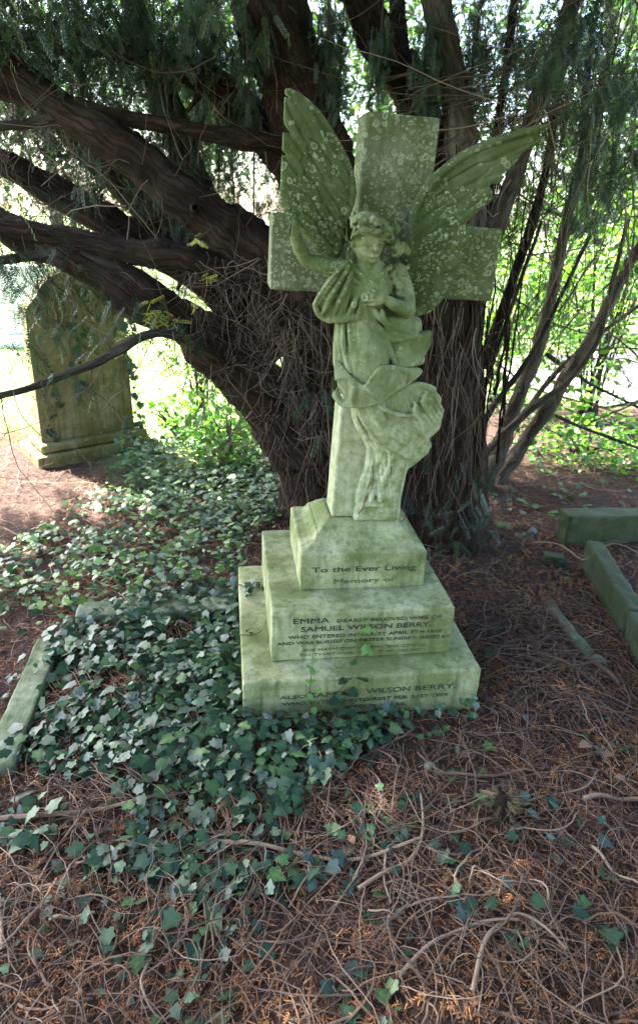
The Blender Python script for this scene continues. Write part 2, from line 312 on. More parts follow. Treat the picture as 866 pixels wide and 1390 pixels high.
# ------------------------------------------------------------------ implicit surfaces for the carving
class SDF:
    def __init__(s, lo, hi, h):
        s.lo = np.array(lo, float); s.h = h; s.n = np.ceil((np.array(hi)-s.lo)/h).astype(int)+1
        s.d = np.full(s.n, .2, np.float32)
    def _win(s, lo, hi, m):
        i0 = np.clip(np.floor((np.array(lo)-m-s.lo)/s.h).astype(int), 0, s.n); i1 = np.clip(np.ceil((np.array(hi)+m-s.lo)/s.h).astype(int)+1, 0, s.n)
        sl = tuple(slice(a, b) for a, b in zip(i0, i1))
        g = np.meshgrid(*[s.lo[k]+s.h*np.arange(i0[k], i1[k]) for k in range(3)], indexing='ij')
        return sl, np.stack(g, -1)
    def _put(s, sl, d, k, sub):
        a = s.d[sl]
        if a.size == 0: return
        if sub:
            hh = np.maximum(k-np.abs(a+d), 0)/k; s.d[sl] = np.maximum(a, -d)+hh*hh*k*.25
        else:
            hh = np.maximum(k-np.abs(a-d), 0)/k; s.d[sl] = np.minimum(a, d)-hh*hh*k*.25
    def cone(s, p, q, r1, r2, k=.01, sub=False):
        p = np.asarray(p, float); q = np.asarray(q, float); rm = max(r1, r2)
        sl, X = s._win(np.minimum(p, q)-rm, np.maximum(p, q)+rm, .03)
        ba = q-p; t = np.clip(((X-p)@ba)/max(ba@ba, 1e-9), 0, 1)
        d = np.linalg.norm(X-p-t[..., None]*ba, axis=-1)-(r1+(r2-r1)*t); s._put(sl, d, k, sub)
    def chain(s, pts, rr, k=.01, sub=False, sm=0):
        pts = np.asarray(pts, float); rr = np.atleast_1d(np.asarray(rr, float)); rr = np.interp(np.linspace(0, 1, len(pts)), np.linspace(0, 1, len(rr)), rr) if len(rr) > 1 else np.full(len(pts), rr[0])
        if sm:
            n = len(pts); pts = catmull(pts, sm); rr = np.interp(np.linspace(0, n-1, len(pts)), np.arange(n), rr)
        for i in range(len(pts)-1): s.cone(pts[i], pts[i+1], rr[i], rr[i+1], k, sub)
    def ell(s, c, r, k=.01, sub=False, rot=None):
        c = np.asarray(c, float); r = np.asarray(r, float); sl, X = s._win(c-r.max(), c+r.max(), .03)
        q = X-c
        if rot is not None: q = q@rot
        k0 = np.linalg.norm(q/r, axis=-1); k1 = np.linalg.norm(q/(r*r), axis=-1)+1e-9
        s._put(sl, k0*(k0-1)/k1, k, sub)
    def tri(s, a, b, c, r, k=.008):
        a, b, c = (np.asarray(x, float) for x in (a, b, c)); lo = np.minimum(np.minimum(a, b), c)-r; hi = np.maximum(np.maximum(a, b), c)+r
        sl, X = s._win(lo, hi, .025); nn = np.cross(b-a, a-c)
        def e(p, q):
            e_ = q-p; w = X-p; t = np.clip((w@e_)/(e_@e_), 0, 1); return np.sum((w-t[..., None]*e_)**2, -1), np.sign(w@np.cross(e_, nn))
        d1, s1 = e(a, b); d2, s2 = e(b, c); d3, s3 = e(c, a)
        d = np.where(s1+s2+s3 < 2, np.minimum(np.minimum(d1, d2), d3), ((X-a)@nn)**2/(nn@nn)); s._put(sl, np.sqrt(d)-r, k, False)
    def strip(s, A, B, r, k=.008, sm=4):
        A = catmull(A, sm); B = catmull(B, sm)
        for i in range(len(A)-1): s.tri(A[i], B[i], A[i+1], r, k); s.tri(B[i], B[i+1], A[i+1], r, k)
    def fold(s, c, rad_, phase, amp, zone=None, sharp=.8):
        """press a run of folds into the surface round c; phase(X) in turns"""
        c = np.asarray(c, float); rad_ = np.asarray(rad_, float); sl, X = s._win(c-rad_, c+rad_, 0)
        w = np.clip(1-np.sum(((X-c)/rad_)**2, -1), 0, 1)**.5; ph = phase(X)
        f = np.abs(np.sin(np.pi*ph))**sharp-.55
        s.d[sl] -= (amp*f*w*np.clip(1-np.abs(s.d[sl])/.03, 0, 1)).astype(np.float32)
    def mesh(s):
        d = s.d.astype(np.float64); d[abs(d) < 1e-7] = 1e-7; n = np.array(d.shape); neg = d < 0
        cnt = np.zeros(n-1, int); acc = np.zeros((*(n-1), 3))
        I = np.indices(n-1).transpose(1, 2, 3, 0).astype(float)
        def sub(o): return tuple(slice(o[k], n[k]-1+o[k]) for k in range(3))
        for ax in range(3):
            o1, o2 = [k for k in range(3) if k != ax]
            for x in (0, 1):
                for y in (0, 1):
                    p = [0, 0, 0]; p[o1] = x; p[o2] = y; q = list(p); q[ax] = 1
                    a = d[sub(p)]; b = d[sub(q)]; m = (a < 0) != (b < 0); t = np.where(m, a/(a-b+1e-30), 0)
                    P = I[m]+np.array(p); P[:, ax] += t[m]; acc[m] += P; cnt[m] += 1
        act = cnt > 0; idx = -np.ones(n-1, int); idx[act] = np.arange(act.sum())
        V = acc[act]/cnt[act][:, None]*s.h+s.lo; F = []
        for ax in range(3):
            o1, o2 = (ax+1) % 3, (ax+2) % 3
            a = neg.take(range(0, n[ax]-1), ax); b = neg.take(range(1, n[ax]), ax)
            e = np.argwhere(a != b)
            e = e[(e[:, o1] > 0) & (e[:, o2] > 0) & (e[:, o1] < n[o1]-1) & (e[:, o2] < n[o2]-1)]
            fl = a[tuple(e.T)]
            def g(d1, d2):
                w = e.copy(); w[:, o1] += d1; w[:, o2] += d2; return idx[tuple(w.T)]
            Q = np.stack([g(-1, -1), g(0, -1), g(0, 0), g(-1, 0)], -1); Q[~fl] = Q[~fl][:, ::-1]; F.append(Q)
        F = np.concatenate(F); F = F[(F >= 0).all(1)]
        return V, F
def smooth_mesh(V, F, it, lam=.5):
    e = np.concatenate([F[:, [0, 1]], F[:, [1, 2]], F[:, [2, 3]], F[:, [3, 0]]]); n = len(V)
    for _ in range(it):
        A = np.zeros_like(V); c = np.zeros(n)
        for k in range(3): A[:, k] = np.bincount(e[:, 0], V[e[:, 1], k], n)
        c = np.bincount(e[:, 0], minlength=n); V = V+(A/np.maximum(c, 1)[:, None]-V)*lam
    return V
# ------------------------------------------------------------------ ground
def gz(x, y):
    d = np.hypot(np.asarray(x)-.2, np.asarray(y)-2)
    return (vnoise(x, y, 1.7, 3)-.5)*.05+(vnoise(x, y, 6, 4)-.5)*.018 + np.clip(d-6, 0, 30)*.006*(vnoise(x, y, .15, 8)-.3)
def G(x, y): return float(gz(np.array([x]), np.array([y]))[0])
gx = np.concatenate([-np.geomspace(200, 6.3, 26), np.arange(-6, 6.01, .06), np.geomspace(6.3, 200, 26)])
gy = np.concatenate([-np.geomspace(200, 2.3, 22), np.arange(-2, 9.01, .06), np.geomspace(9.4, 260, 30)])
XX, YY = np.meshgrid(gx, gy, indexing='ij'); ZZ = gz(XX, YY)
lawn = np.clip((YY-4.15+.45*XX*(XX < 0)*-.9*0+(vnoise(XX, YY, .9, 21)-.5)*1.2+np.where(XX > .4, -1.6*np.clip(XX-.4, 0, 1), 0))/.7, 0, 1)
lawn = np.maximum(lawn, np.clip((np.abs(XX+.3)-4.2+(vnoise(XX, YY, .7, 5)-.5))/.8, 0, 1)*(YY < 4.5))
lawn = np.maximum(lawn, np.clip((-YY-7.4+(vnoise(XX, YY, .7, 6)-.5))/.6, 0, 1))
nx, ny = XX.shape; i, j = np.meshgrid(np.arange(nx-1), np.arange(ny-1), indexing='ij')
GF = np.stack([i*ny+j, (i+1)*ny+j, (i+1)*ny+j+1, i*ny+j+1], -1).reshape(-1, 4)
def ground_mat():
    m, n, b = new_mat('ground_soil'); v = objvec(n)
    a = n.nodes.new('ShaderNodeAttribute'); a.attribute_name = 'rnd'
    n1 = noise(n, v, 3, 6, .6); n2 = noise(n, v, 45, 8, .75); n3 = noise(n, v, 160, 4, .7)
    s = ramp(n, n2, [(.3, (.022, .013, .011)), (.5, (.06, .036, .028)), (.68, (.12, .072, .052))])
    s = mix(n, ramp(n, n1, [(.4, 0.), (.7, .5)]), s, (.035, .022, .02))
    g = ramp(n, n2, [(.3, (.13, .18, .06)), (.55, (.24, .29, .12)), (.75, (.36, .39, .2))])
    n.links.new(mix(n, a.outputs['Fac'], s, g), b.inputs['Base Color']); b.inputs['Roughness'].default_value = .95
    b.inputs['Specular IOR Level'].default_value = .15
    bump(n, b, math_(n, 'ADD', n2, math_(n, 'MULTIPLY', n3, .6)), 1., .02); return m
o = mesh_obj('ground', np.stack([XX, YY, ZZ], -1).reshape(-1, 3), GF, ground_mat(), rnd=lawn.ravel(), smooth=True)
o['kind'] = 'structure'
def path_mat():
    m, n, b = new_mat('pale_gravel'); v = objvec(n)
    n.links.new(ramp(n, noise(n, v, 30, 8, .7), [(.3, (.24, .21, .22)), (.6, (.38, .34, .35)), (.8, (.5, .46, .46))]), b.inputs['Base Color']); b.inputs['Roughness'].default_value = .9
    return m
px_ = np.linspace(1.9, 14, 60); V = []
for x in px_:
    yc = 7.0+.9*math.sin((x-1.5)*.35); w = 1.3*min(1, (x-1.85)*1.2)
    for k in range(9):
        y = yc+(k/4-1)*w*(1+.08*math.sin(x*3+k)); V.append((x, y, G(x, y)+.03))
i, j = np.meshgrid(np.arange(59), np.arange(8), indexing='ij')
o = mesh_obj('path', V, np.stack([i*9+j, (i+1)*9+j, (i+1)*9+j+1, i*9+j+1], -1).reshape(-1, 4), path_mat(), smooth=True); o['kind'] = 'structure'

# ------------------------------------------------------------------ monument
mon = empty('angel_monument', A0, YA, 'green algae-stained stone memorial with a carved winged angel before a cross on three inscribed steps', 'monument')
def block(name, u0, u1, v0, v1, z0, z1, mat, bw=.006):
    b = MB(); b.box((u0, v0, z0), (u1, v1, z1)); o = b.build(name, mat, mon, local=True); bevel(o, bw, 3)
    return rough_up(o, 5, .006, .05)
base = block('base_step', -.01, .822, 0, .775, -.12, .158, M['plinth'], .007)
midd = block('middle_step', .092, .737, .102, .735, .1585, .352, M['plinth'], .006)
# upper block with its cove and weathered top
prof = [(0, .3525), (0, .497), (.006, .503), (.02, .507), (.036, .514), (.05, .525), (.058, .538), (.062, .548), (.070, .549), (.074, .556), (.092, .572), (.112, .5865), (.16, .588)]
V = []; F = []
U0, U1, V0, V1 = .203, .662, .248, .650
for k, (ins, z) in enumerate(prof):
    iu = min(ins, (U1-U0)/2-.02); iv = min(ins, (V1-V0)/2-.02)
    V += [(U0+iu, V0+iv, z), (U1-iu, V0+iv, z), (U1-iu, V1-iv, z), (U0+iu, V1-iv, z)]
    if k:
        for q in range(4): a = (k-1)*4+q; c = (k-1)*4+(q+1) % 4; F.append((a, c, c+4, a+4))
F += [(3, 2, 1, 0), tuple(len(V)-4+q for q in range(4))]
die = mesh_obj('upper_block', V, [np.array(F)], M['plinth'], mon, local=True); bevel(die, .004, 2); rough_up(die, 4, .004, .05)

def letters(name, parent, lines, v, z_extra=0.):
    """lines: (string, px left, py left, px right, py right, cap height m, material, stretch)"""
    for (s, xl, yl, xr, yr, hgt, mk) in lines:
        ul, zl = uv(xl, yl, v); ur, zr = uv(xr, yr, v)
        cu_ = bpy.data.curves.new('lettering', 'FONT'); cu_.body = s; cu_.size = 1; cu_.offset = 0; cu_.extrude = .012; cu_.resolution_u = 3
        ob = bpy.data.objects.new('tmp', cu_); COL.objects.link(ob); bpy.context.view_layer.update()
        me = bpy.data.meshes.new_from_object(ob.evaluated_get(bpy.context.evaluated_depsgraph_get()))
        COL.objects.unlink(ob); bpy.data.objects.remove(ob)
        co = np.empty(len(me.vertices)*3); me.vertices.foreach_get('co', co); co = co.reshape(-1, 3)
        w = co[:, 0].max()-co[:, 0].min(); ang = math.atan2(zr-zl, ur-ul)*.5
        X = (co[:, 0]-co[:, 0].min())/w*(ur-ul); Y = co[:, 1]*hgt/.70; Z = co[:, 2]*.03
        bold = .0011*hgt/.02
        L = np.stack([ul+X, np.full_like(X, v-.0022)-Z, zl+X*math.tan(ang)*1+Y], -1)
        fc = [list(p.vertices) for p in me.polygons]; L2 = L+np.array([bold, .0003, .0002]); nv = len(L)
        me = bpy.data.meshes.new('lettering'); me.from_pydata(np.concatenate([L, L2]).tolist(), [], fc+[[i_+nv for i_ in f_] for f_ in fc]); me.materials.append(M[mk])
        o = bpy.data.objects.new('lettering', me); COL.objects.link(o); o.parent = parent
def zpx(x0, y0, s): return lambda x, y: (x0+x/s, y0+y/s)
q = zpx(360, 810, 3.207)
def L(s, x0, y0, x1, y1, h, mk): return (s, *q(x0, y0), *q(x1, y1), h, mk)
letters('lettering', midd, [
    L('EMMA', 122, 118, 278, 113, .021, 'letters'), L('DEARLY BELOVED WIFE OF', 312, 111, 765, 95, .013, 'letters'),
    L('SAMUEL WILSON BERRY.', 155, 152, 720, 131, .020, 'letters'),
    L('WHO ENTERED INTO REST APRIL 7TH 1917', 100, 184, 765, 157, .013, 'letters'),
    L('AND WAS BURIED ON EASTER SUNDAY. AGED 67.', 50, 212, 802, 178, .013, 'letters'),
    L('SHE HATH DONE WHAT SHE COULD', 165, 238, 695, 214, .011, 'letters_faded'),
    L('SO THAT HER REST IS WITH HIM', 150, 258, 690, 237, .010, 'letters_faded')], .102)
letters('lettering', base, [
    L('ALSO', 62, 446, 178, 437, .013, 'letters'), L('SAMUEL', 195, 440, 405, 424, .021, 'letters'), L('WILSON', 437, 421, 628, 408, .021, 'letters'), L('BERRY.', 650, 407, 826, 396, .021, 'letters'),
    L('WHO ENTERED INTO REST FEB. 21ST 1929', 75, 474, 790, 432, .013, 'letters'), L('AGED 76 YEARS.', 330, 486, 610, 471, .013, 'letters')], 0)
q = zpx(380, 740, 3.608)
letters('lettering', die, [L('To the Ever Living', 155, 134, 662, 118, .021, 'letters'), L('Memory of', 262, 188, 560, 174, .019, 'letters_faded')], .248)

# cross: one solid with chamfered edges, leaning a little to the right
def to_local(P):
    P = np.asarray(P, float); a, b, c = P[..., 0], P[..., 1], P[..., 2]
    return np.stack([OU+a*math.cos(LEAN)+c*math.sin(LEAN), OV-b, OZ-a*math.sin(LEAN)+c*math.cos(LEAN)], -1)
out = [(-.118, 0), (.118, 0), (.114, .79), (.362, .79), (.362, 1.015), (.113, 1.015), (.113, 1.303), (-.113, 1.303), (-.113, 1.015), (-.372, 1.015), (-.372, .79), (-.114, .79)]
def prism(outline, b0, b1):
    n = len(outline); V = [(a, b0, c) for a, c in outline]+[(a, b1, c) for a, c in outline]; return V, n
import bmesh
bm = bmesh.new(); vv = [bm.verts.new(to_local((a, 0, c)).tolist()) for a, c in out]; f = bm.faces.new(vv)
r_ = bmesh.ops.extrude_face_region(bm, geom=[f]); ev = [e for e in r_['geom'] if isinstance(e, bmesh.types.BMVert)]
bmesh.ops.translate(bm, verts=ev, vec=(0, .125, 0)); bmesh.ops.recalc_face_normals(bm, faces=bm.faces); 
bmesh.ops.subdivide_edges(bm, edges=[e for e in bm.edges if e.calc_length() > .25], cuts=3); bmesh.ops.triangulate(bm, faces=[f for f in bm.faces if len(f.verts) > 4])
me = bpy.data.meshes.new('cross'); bm.to_mesh(me); bm.free(); me.materials.append(M['cross'])
cross = bpy.data.objects.new('cross', me); COL.objects.link(cross); cross.parent = mon; bevel(cross, .009, 2)

# ---- the angel, carved figure: built as one implicit solid in statue space
def Z(x, y, b): return S(394+x/3.102, 272+y/3.102, b)
def figure():
    s = SDF((-.33, -.015, -.01), (.22, .25, 1.08), .0030)
    C = lambda P, r, k=.006, sub=False, sm=4: s.chain([Z(*p) for p in P], r, k, sub, sm)
    T = lambda A, B, r, k=.008, sm=3: s.strip([Z(*p) for p in A], [Z(*p) for p in B], r, k, sm)
    # trunk
    C([(335, 300, .075), (325, 370, .08), (310, 440, .08), (305, 500, .075), (310, 560, .08), (315, 640, .085), (325, 720, .08), (370, 800, .07), (400, 860, .06)], [.045, .055, .052, .050, .058, .066, .064, .055, .045], .03, sm=3)
    s.ell(Z(262, 300, .08), (.026, .030, .030), .02); s.ell(Z(445, 310, .07), (.030, .032, .034), .02)
    s.ell(Z(285, 395, .118), (.024, .022, .026), .015); s.ell(Z(375, 380, .115), (.022, .020, .026), .015)
    C([(330, 300, .085), (325, 262, .11), (320, 225, .125)], [.032, .025, .025], .016, sm=0)
    # raised arm, broken off at the wrist
    C([(262, 295, .085), (170, 280, .095), (76, 256, .10)], [.026, .0225, .020], .012, sm=3)
    C([(66, 252, .102), (36, 190, .125), (8, 100, .15)], [.0195, .018, .0145], .006, sm=3)
    s.ell(Z(5, 90, .152), (.012, .011, .009), .004)
    # folded arm
    C([(448, 310, .07), (478, 380, .085), (492, 455, .10)], [.030, .026, .024], .012, sm=3)
    C([(494, 468, .105), (455, 448, .140), (412, 425, .158)], [.022, .0185, .0135], .006, sm=3)
    C([(418, 424, .157), (388, 412, .163)], [.0135, .0125], .006, sm=0)
    for (x, y, x2, y2, r) in ((382, 398, 322, 388, .0058), (378, 409, 308, 404, .0062), (378, 421, 306, 424, .0060), (382, 432, 316, 441, .0052)):
        p = Z(x, y, .165); q_ = Z(x2, y2, .146); s.chain([p, (p+q_)/2+np.array([0, .010, 0]), q_], [r+.0008, r, r*.75], .0028)
    for (x, y, x2, y2) in ((372, 403, 312, 396), (370, 415, 308, 414), (372, 427, 312, 433)): C([(x, y, .176), (x2, y2, .158)], [.0020, .0026], .002, True, 0)
    C([(392, 400, .168), (366, 386, .160), (345, 380, .148)], [.0070, .0058, .0045], .003, sm=0)
    # head, bowed and turned to the right
    s.ell(Z(322, 165, .12), (.047, .054, .056), .012); s.ell(Z(338, 192, .140), (.032, .032, .040), .014)
    C([(354, 182, .172), (364, 206, .186), (363, 217, .178)], [.0042, .0066, .0048], .006, sm=0)
    s.ell(Z(354, 252, .150), (.014, .013, .010), .012)
    C([(336, 233, .164), (356, 236, .172), (374, 233, .163)], [.0028, .0036, .0028], .006)
    C([(310, 176, .160), (338, 172, .172), (368, 173, .172), (390, 180, .156)], [.004, .005, .005, .004], .008)
    s.ell(Z(336, 194, .176), (.0085, .0075, .0055), .006, True); s.ell(Z(380, 194, .172), (.0078, .0075, .0055), .006, True)
    s.ell(Z(336, 196, .163), (.0060, .006, .0040), .004); s.ell(Z(379, 196, .159), (.0056, .006, .0040), .004)
    # neckline and collar
    C([(262, 262, .10), (285, 300, .125), (330, 330, .135), (375, 320, .13), (420, 275, .10)], [.006, .006, .006, .006, .007], .006)
    C([(240, 285, .10), (265, 335, .13), (310, 355, .138)], [.005, .006, .004], .006)
    # sleeve falling from the raised arm: a heavy swag with two long fold lines
    T([(248, 268, .112), (200, 330, .120), (158, 390, .118), (138, 435, .108)], [(262, 330, .112), (235, 400, .117), (210, 450, .110), (190, 485, .10)], .012, .012)
    T([(130, 440, .10), (140, 472, .095), (160, 490, .095)], [(160, 430, .10), (172, 465, .10), (186, 488, .095)], .012, .012, 2)
    T([(220, 310, .09), (165, 375, .08), (150, 435, .07)], [(250, 330, .085), (210, 430, .075), (190, 475, .07)], .018, .015, 2)
    C([(240, 260, .130), (182, 322, .145), (130, 388, .143), (104, 438, .125)], [.0055, .006, .006, .007], .004)
    C([(250, 275, .132), (208, 345, .148), (170, 410, .143), (140, 470, .125)], [.005, .006, .0075, .007], .005)
    C([(258, 300, .130), (232, 370, .145), (205, 430, .14), (184, 486, .122)], [.006, .0075, .0085, .007], .005)
    C([(104, 438, .122), (116, 474, .118), (140, 496, .115), (166, 506, .115), (190, 500, .115)], [.007, .0075, .007, .007, .007], .005)
    C([(246, 268, .148), (196, 334, .158), (150, 400, .156), (122, 450, .135)], [.003, .0045, .005, .005], .003, True)
    C([(254, 292, .145), (220, 360, .160), (186, 425, .156), (162, 478, .135)], [.003, .0045, .0055, .005], .003, True)
    # bodice
    C([(262, 335, .122), (240, 400, .135), (220, 460, .130), (205, 495, .118)], [.006, .009, .010, .008], .008)
    C([(282, 410, .142), (262, 450, .142), (240, 492, .128)], [.005, .007, .008], .007)
    C([(300, 440, .140), (292, 470, .140), (280, 496, .130)], [.005, .007, .007], .007)
    C([(160, 500, .115), (205, 504, .130), (250, 496, .135), (290, 492, .138)], [.008, .009, .009, .008], .006)
    C([(290, 490, .138), (335, 515, .140), (375, 535, .138), (405, 575, .132), (430, 588, .125)], [.006, .007, .007, .007, .006], .005)
    C([(345, 450, .142), (375, 490, .146), (410, 520, .142), (470, 545, .128), (528, 566, .11)], [.006, .008, .007, .006, .006], .006)
    C([(385, 460, .145), (395, 500, .148), (420, 545, .140)], [.005, .006, .005], .005)
    C([(300, 500, .146), (340, 530, .152), (380, 560, .148), (415, 590, .14)], [.003, .0045, .0045, .004], .003, True)
    # rough drape on the far shoulder and upper arm
    for k in range(26):
        q = np.random.default_rng(300+k); x = q.uniform(395, 490); y = q.uniform(275, 450); s.ell(Z(x, y, .105+q.uniform(-.01, .012)), (q.uniform(.006, .012), .010, q.uniform(.007, .014)), .005)
    C([(432, 372, .13), (446, 400, .128), (440, 440, .13)], [.005, .007, .005], .004, True)
    # swag below the folded arm, with a sharp lower edge, then the flared hip panel
    T([(395, 500, .128), (440, 505, .118), (490, 515, .10), (530, 520, .085)], [(432, 586, .130), (465, 584, .125), (498, 578, .115), (530, 566, .10)], .0075, .008)
    T([(395, 500, .09), (440, 505, .09), (520, 520, .06)], [(432, 590, .09), (465, 600, .08), (530, 575, .06)], .022, .01, 2)
    C([(428, 588, .134), (465, 587, .130), (500, 580, .12), (530, 566, .106)], [.0055, .0055, .0055, .005], .0035)
    T([(436, 600, .108), (490, 590, .100), (540, 572, .088), (582, 556, .075)], [(440, 690, .118), (480, 692, .112), (515, 688, .100), (545, 668, .088)], .0070, .006)
    T([(436, 600, .06), (540, 580, .05)], [(440, 690, .06), (540, 670, .05)], .020, .008, 2)
    C([(582, 556, .075), (583, 605, .082), (560, 650, .088), (545, 670, .09)], [.0055, .0055, .0055, .005], .003)
    C([(440, 595, .132), (470, 598, .126), (505, 592, .116), (550, 575, .10)], [.003, .005, .005, .004], .003, True)
    # thigh and left hanging folds
    s.ell(Z(360, 620, .098), (.042, .042, .075), .02)
    T([(225, 510, .075), (222, 580, .085), (218, 650, .09), (222, 700, .09)], [(260, 510, .085), (270, 580, .10), (280, 650, .105), (290, 720, .11)], .022, .015)
    C([(204, 515, .09), (203, 580, .098), (200, 640, .10), (194, 700, .105)], [.006, .008, .008, .007], .006)
    C([(225, 512, .112), (222, 580, .128), (232, 650, .13), (252, 720, .135)], [.006, .008, .008, .008], .006)
    C([(250, 510, .118), (255, 580, .134), (275, 650, .138), (300, 730, .145)], [.006, .0085, .009, .008], .006)
    C([(240, 515, .13), (240, 580, .146), (252, 650, .15), (275, 725, .155)], [.003, .0045, .0045, .004], .0035, True)
    C([(212, 520, .118), (208, 580, .13), (208, 650, .135), (214, 720, .14)], [.003, .0045, .005, .004], .0035, True)
    C([(290, 520, .13), (300, 580, .145), (320, 640, .148), (345, 690, .15)], [.003, .003, .003, .003], .0035, True)
    C([(405, 590, .14), (425, 640, .135), (440, 690, .13)], [.004, .007, .006], .006); C([(455, 690, .10), (500, 715, .10), (480, 760, .11)], [.006, .012, .006], .006, True)
    # windblown lower drapery
    s.ell(Z(450, 880, .065), (.060, .050, .052), .02); s.ell(Z(545, 850, .065), (.048, .042, .040), .018); s.ell(Z(585, 890, .05), (.030, .034, .045), .015); s.ell(Z(470, 960, .06), (.048, .040, .035), .02)
    C([(350, 858, .11), (375, 930, .10), (420, 990, .085), (490, 1040, .075)], [.030, .032, .030, .022], .018)
    # cloth sheet with crisp lower edge
    T([(340, 850, .125), (400, 835, .125), (470, 800, .12), (540, 780, .11), (600, 795, .095)], [(290, 882, .118), (330, 955, .112), (380, 1012, .105), (440, 1048, .10), (492, 1076, .092)], .0085, .010, 4)
    C([(288, 878, .120), (330, 958, .116), (380, 1014, .110), (440, 1050, .104), (494, 1078, .096)], [.006, .0065, .0065, .006, .0055], .0035)
    C([(470, 795, .125), (540, 775, .120), (592, 792, .110)], [.006, .007, .006], .005); C([(600, 800, .112), (622, 838, .10), (622, 872, .098)], [.006, .009, .006], .004)
    T([(560, 800, .10), (610, 850, .09), (650, 915, .06)], [(520, 900, .11), (545, 960, .10), (572, 1000, .075)], .009, .008, 3)
    C([(630, 870, .09), (650, 915, .065), (615, 965, .065), (575, 998, .075)], [.006, .006, .006, .006], .004)
    C([(530, 850, .13), (528, 890, .132), (545, 935, .122), (560, 985, .10)], [.006, .009, .009, .006], .005)
    C([(572, 810, .125), (560, 850, .13), (575, 890, .12)], [.006, .008, .006], .005)
    C([(540, 830, .135), (538, 880, .138), (552, 930, .13), (568, 975, .11)], [.0035, .0055, .006, .004], .0035, True)
    C([(362, 862, .145), (415, 905, .148), (475, 925, .140), (535, 932, .132)], [.0035, .007, .0075, .004], .0035, True)
    C([(355, 850, .138), (405, 885, .146), (470, 905, .142), (525, 905, .135)], [.005, .0065, .0065, .005], .005)
    C([(330, 880, .135), (375, 945, .136), (430, 990, .125), (490, 1030, .11)], [.005, .007, .007, .005], .006)
    C([(350, 875, .142), (395, 935, .146), (450, 965, .136), (520, 985, .115)], [.003, .0045, .0045, .003], .0035, True)
    C([(590, 820, .125), (602, 850, .118), (598, 880, .11)], [.003, .006, .004], .003, True)
    # pointed tail beneath, right
    T([(500, 1000, .075), (550, 985, .07), (580, 1032, .055)], [(492, 1078, .07), (530, 1075, .06), (545, 1062, .055)], .010, .008, 2)
    C([(572, 1000, .07), (580, 1032, .058), (545, 1062, .058), (500, 1082, .065)], [.005, .0055, .0055, .006], .004)
    T([(470, 1040, .02), (560, 1050, .015)], [(470, 1110, .015), (505, 1100, .012)], .018, .01, 2)
    # inner skirt: low relief on the shaft, narrowing to the feet
    T([(275, 880, .03), (300, 950, .028), (335, 1010, .024), (345, 1060, .018), (330, 1140, .012), (300, 1220, .006), (285, 1330, .002)], [(470, 1040, .03), (480, 1070, .028), (475, 1100, .026), (462, 1150, .022), (452, 1200, .018), (440, 1260, .014), (436, 1330, .010)], .016, .012, 3)
    T([(350, 960, .05), (380, 1040, .04), (400, 1120, .03), (390, 1200, .022), (385, 1320, .012)], [(440, 1060, .05), (462, 1090, .04), (458, 1140, .034), (440, 1200, .028), (430, 1320, .018)], .018, .012, 3)
    C([(276, 880, .06), (300, 955, .052), (345, 1015, .045), (372, 1062, .04), (368, 1110, .036)], [.007, .008, .008, .007, .005], .006)
    C([(300, 890, .075), (335, 970, .068), (378, 1030, .056), (398, 1085, .05), (380, 1150, .042)], [.007, .008, .008, .008, .005], .007)
    C([(410, 1035, .065), (425, 1090, .058), (405, 1150, .05), (385, 1200, .045)], [.007, .009, .008, .006], .007)
    C([(450, 1080, .052), (452, 1120, .048), (432, 1190, .042), (428, 1290, .032)], [.007, .008, .008, .006], .007)
    C([(475, 1085, .036), (462, 1150, .032), (448, 1210, .028), (438, 1320, .018)], [.006, .007, .006, .005], .006)
    C([(345, 1110, .032), (335, 1170, .03), (318, 1230, .024), (296, 1320, .016)], [.004, .006, .006, .004], .006)
    C([(345, 1000, .05), (372, 1040, .050), (384, 1090, .048), (372, 1160, .045)], [.003, .004, .004, .003], .003, True)
    C([(425, 1120, .058), (415, 1180, .05), (400, 1230, .045)], [.003, .004, .003], .003, True)
    # feet under the hem
    C([(348, 1222, .030), (340, 1262, .044)], [.015, .010], .006, sm=0); C([(375, 1225, .032), (378, 1262, .046)], [.014, .010], .006, sm=0)
    C([(300, 1290, .02), (350, 1282, .03), (430, 1290, .026)], [.006, .008, .006], .006)
    # shallow runs of folds between the large ones
    def ln(p, q_, wl, wob=0., off=0.):
        p = np.array(Z(*p)); q_ = np.array(Z(*q_)); t = (q_-p); t /= np.linalg.norm(t[[0, 2]]); nx_ = np.array([-t[2], t[0]])
        return lambda X: ((X[..., 0]-p[0])*nx_[0]+(X[..., 2]-p[2])*nx_[1]+wob*np.sin(((X[..., 0]-p[0])*t[0]+(X[..., 2]-p[2])*t[2])*22))/wl+off
    s.fold(Z(235, 600, .10), (.05, .1, .09), ln((230, 520, .1), (240, 720, .1), .014, .003), .0028)
    s.fold(Z(250, 430, .12), (.05, .09, .055), ln((262, 340, .1), (225, 500, .1), .013, .002), .003)
    s.fold(Z(330, 400, .12), (.05, .06, .05), ln((300, 350, .1), (350, 460, .1), .015, .003), .0025)
    s.fold(Z(430, 940, .11), (.09, .1, .055), ln((340, 870, .1), (500, 1010, .1), .017, .004), .0035)
    s.fold(Z(520, 860, .12), (.085, .1, .055), lambda X: np.arctan2(X[..., 2]-Z(430, 760, .1)[2], X[..., 0]-Z(430, 760, .1)[0])*5.2+12*X[..., 0], .0050)
    s.fold(Z(590, 880, .07), (.05, .08, .07), ln((560, 810, .1), (640, 930, .06), .016, .004), .005)
    s.fold(Z(400, 1160, .04), (.06, .08, .12), ln((390, 1040, .05), (400, 1320, .03), .013, .003), .0035)
    s.fold(Z(470, 545, .10), (.06, .08, .035), ln((400, 520, .1), (530, 545, .1), .014, .002), .0030)
    V, F = s.mesh(); return smooth_mesh(V, F, 1, .4), F
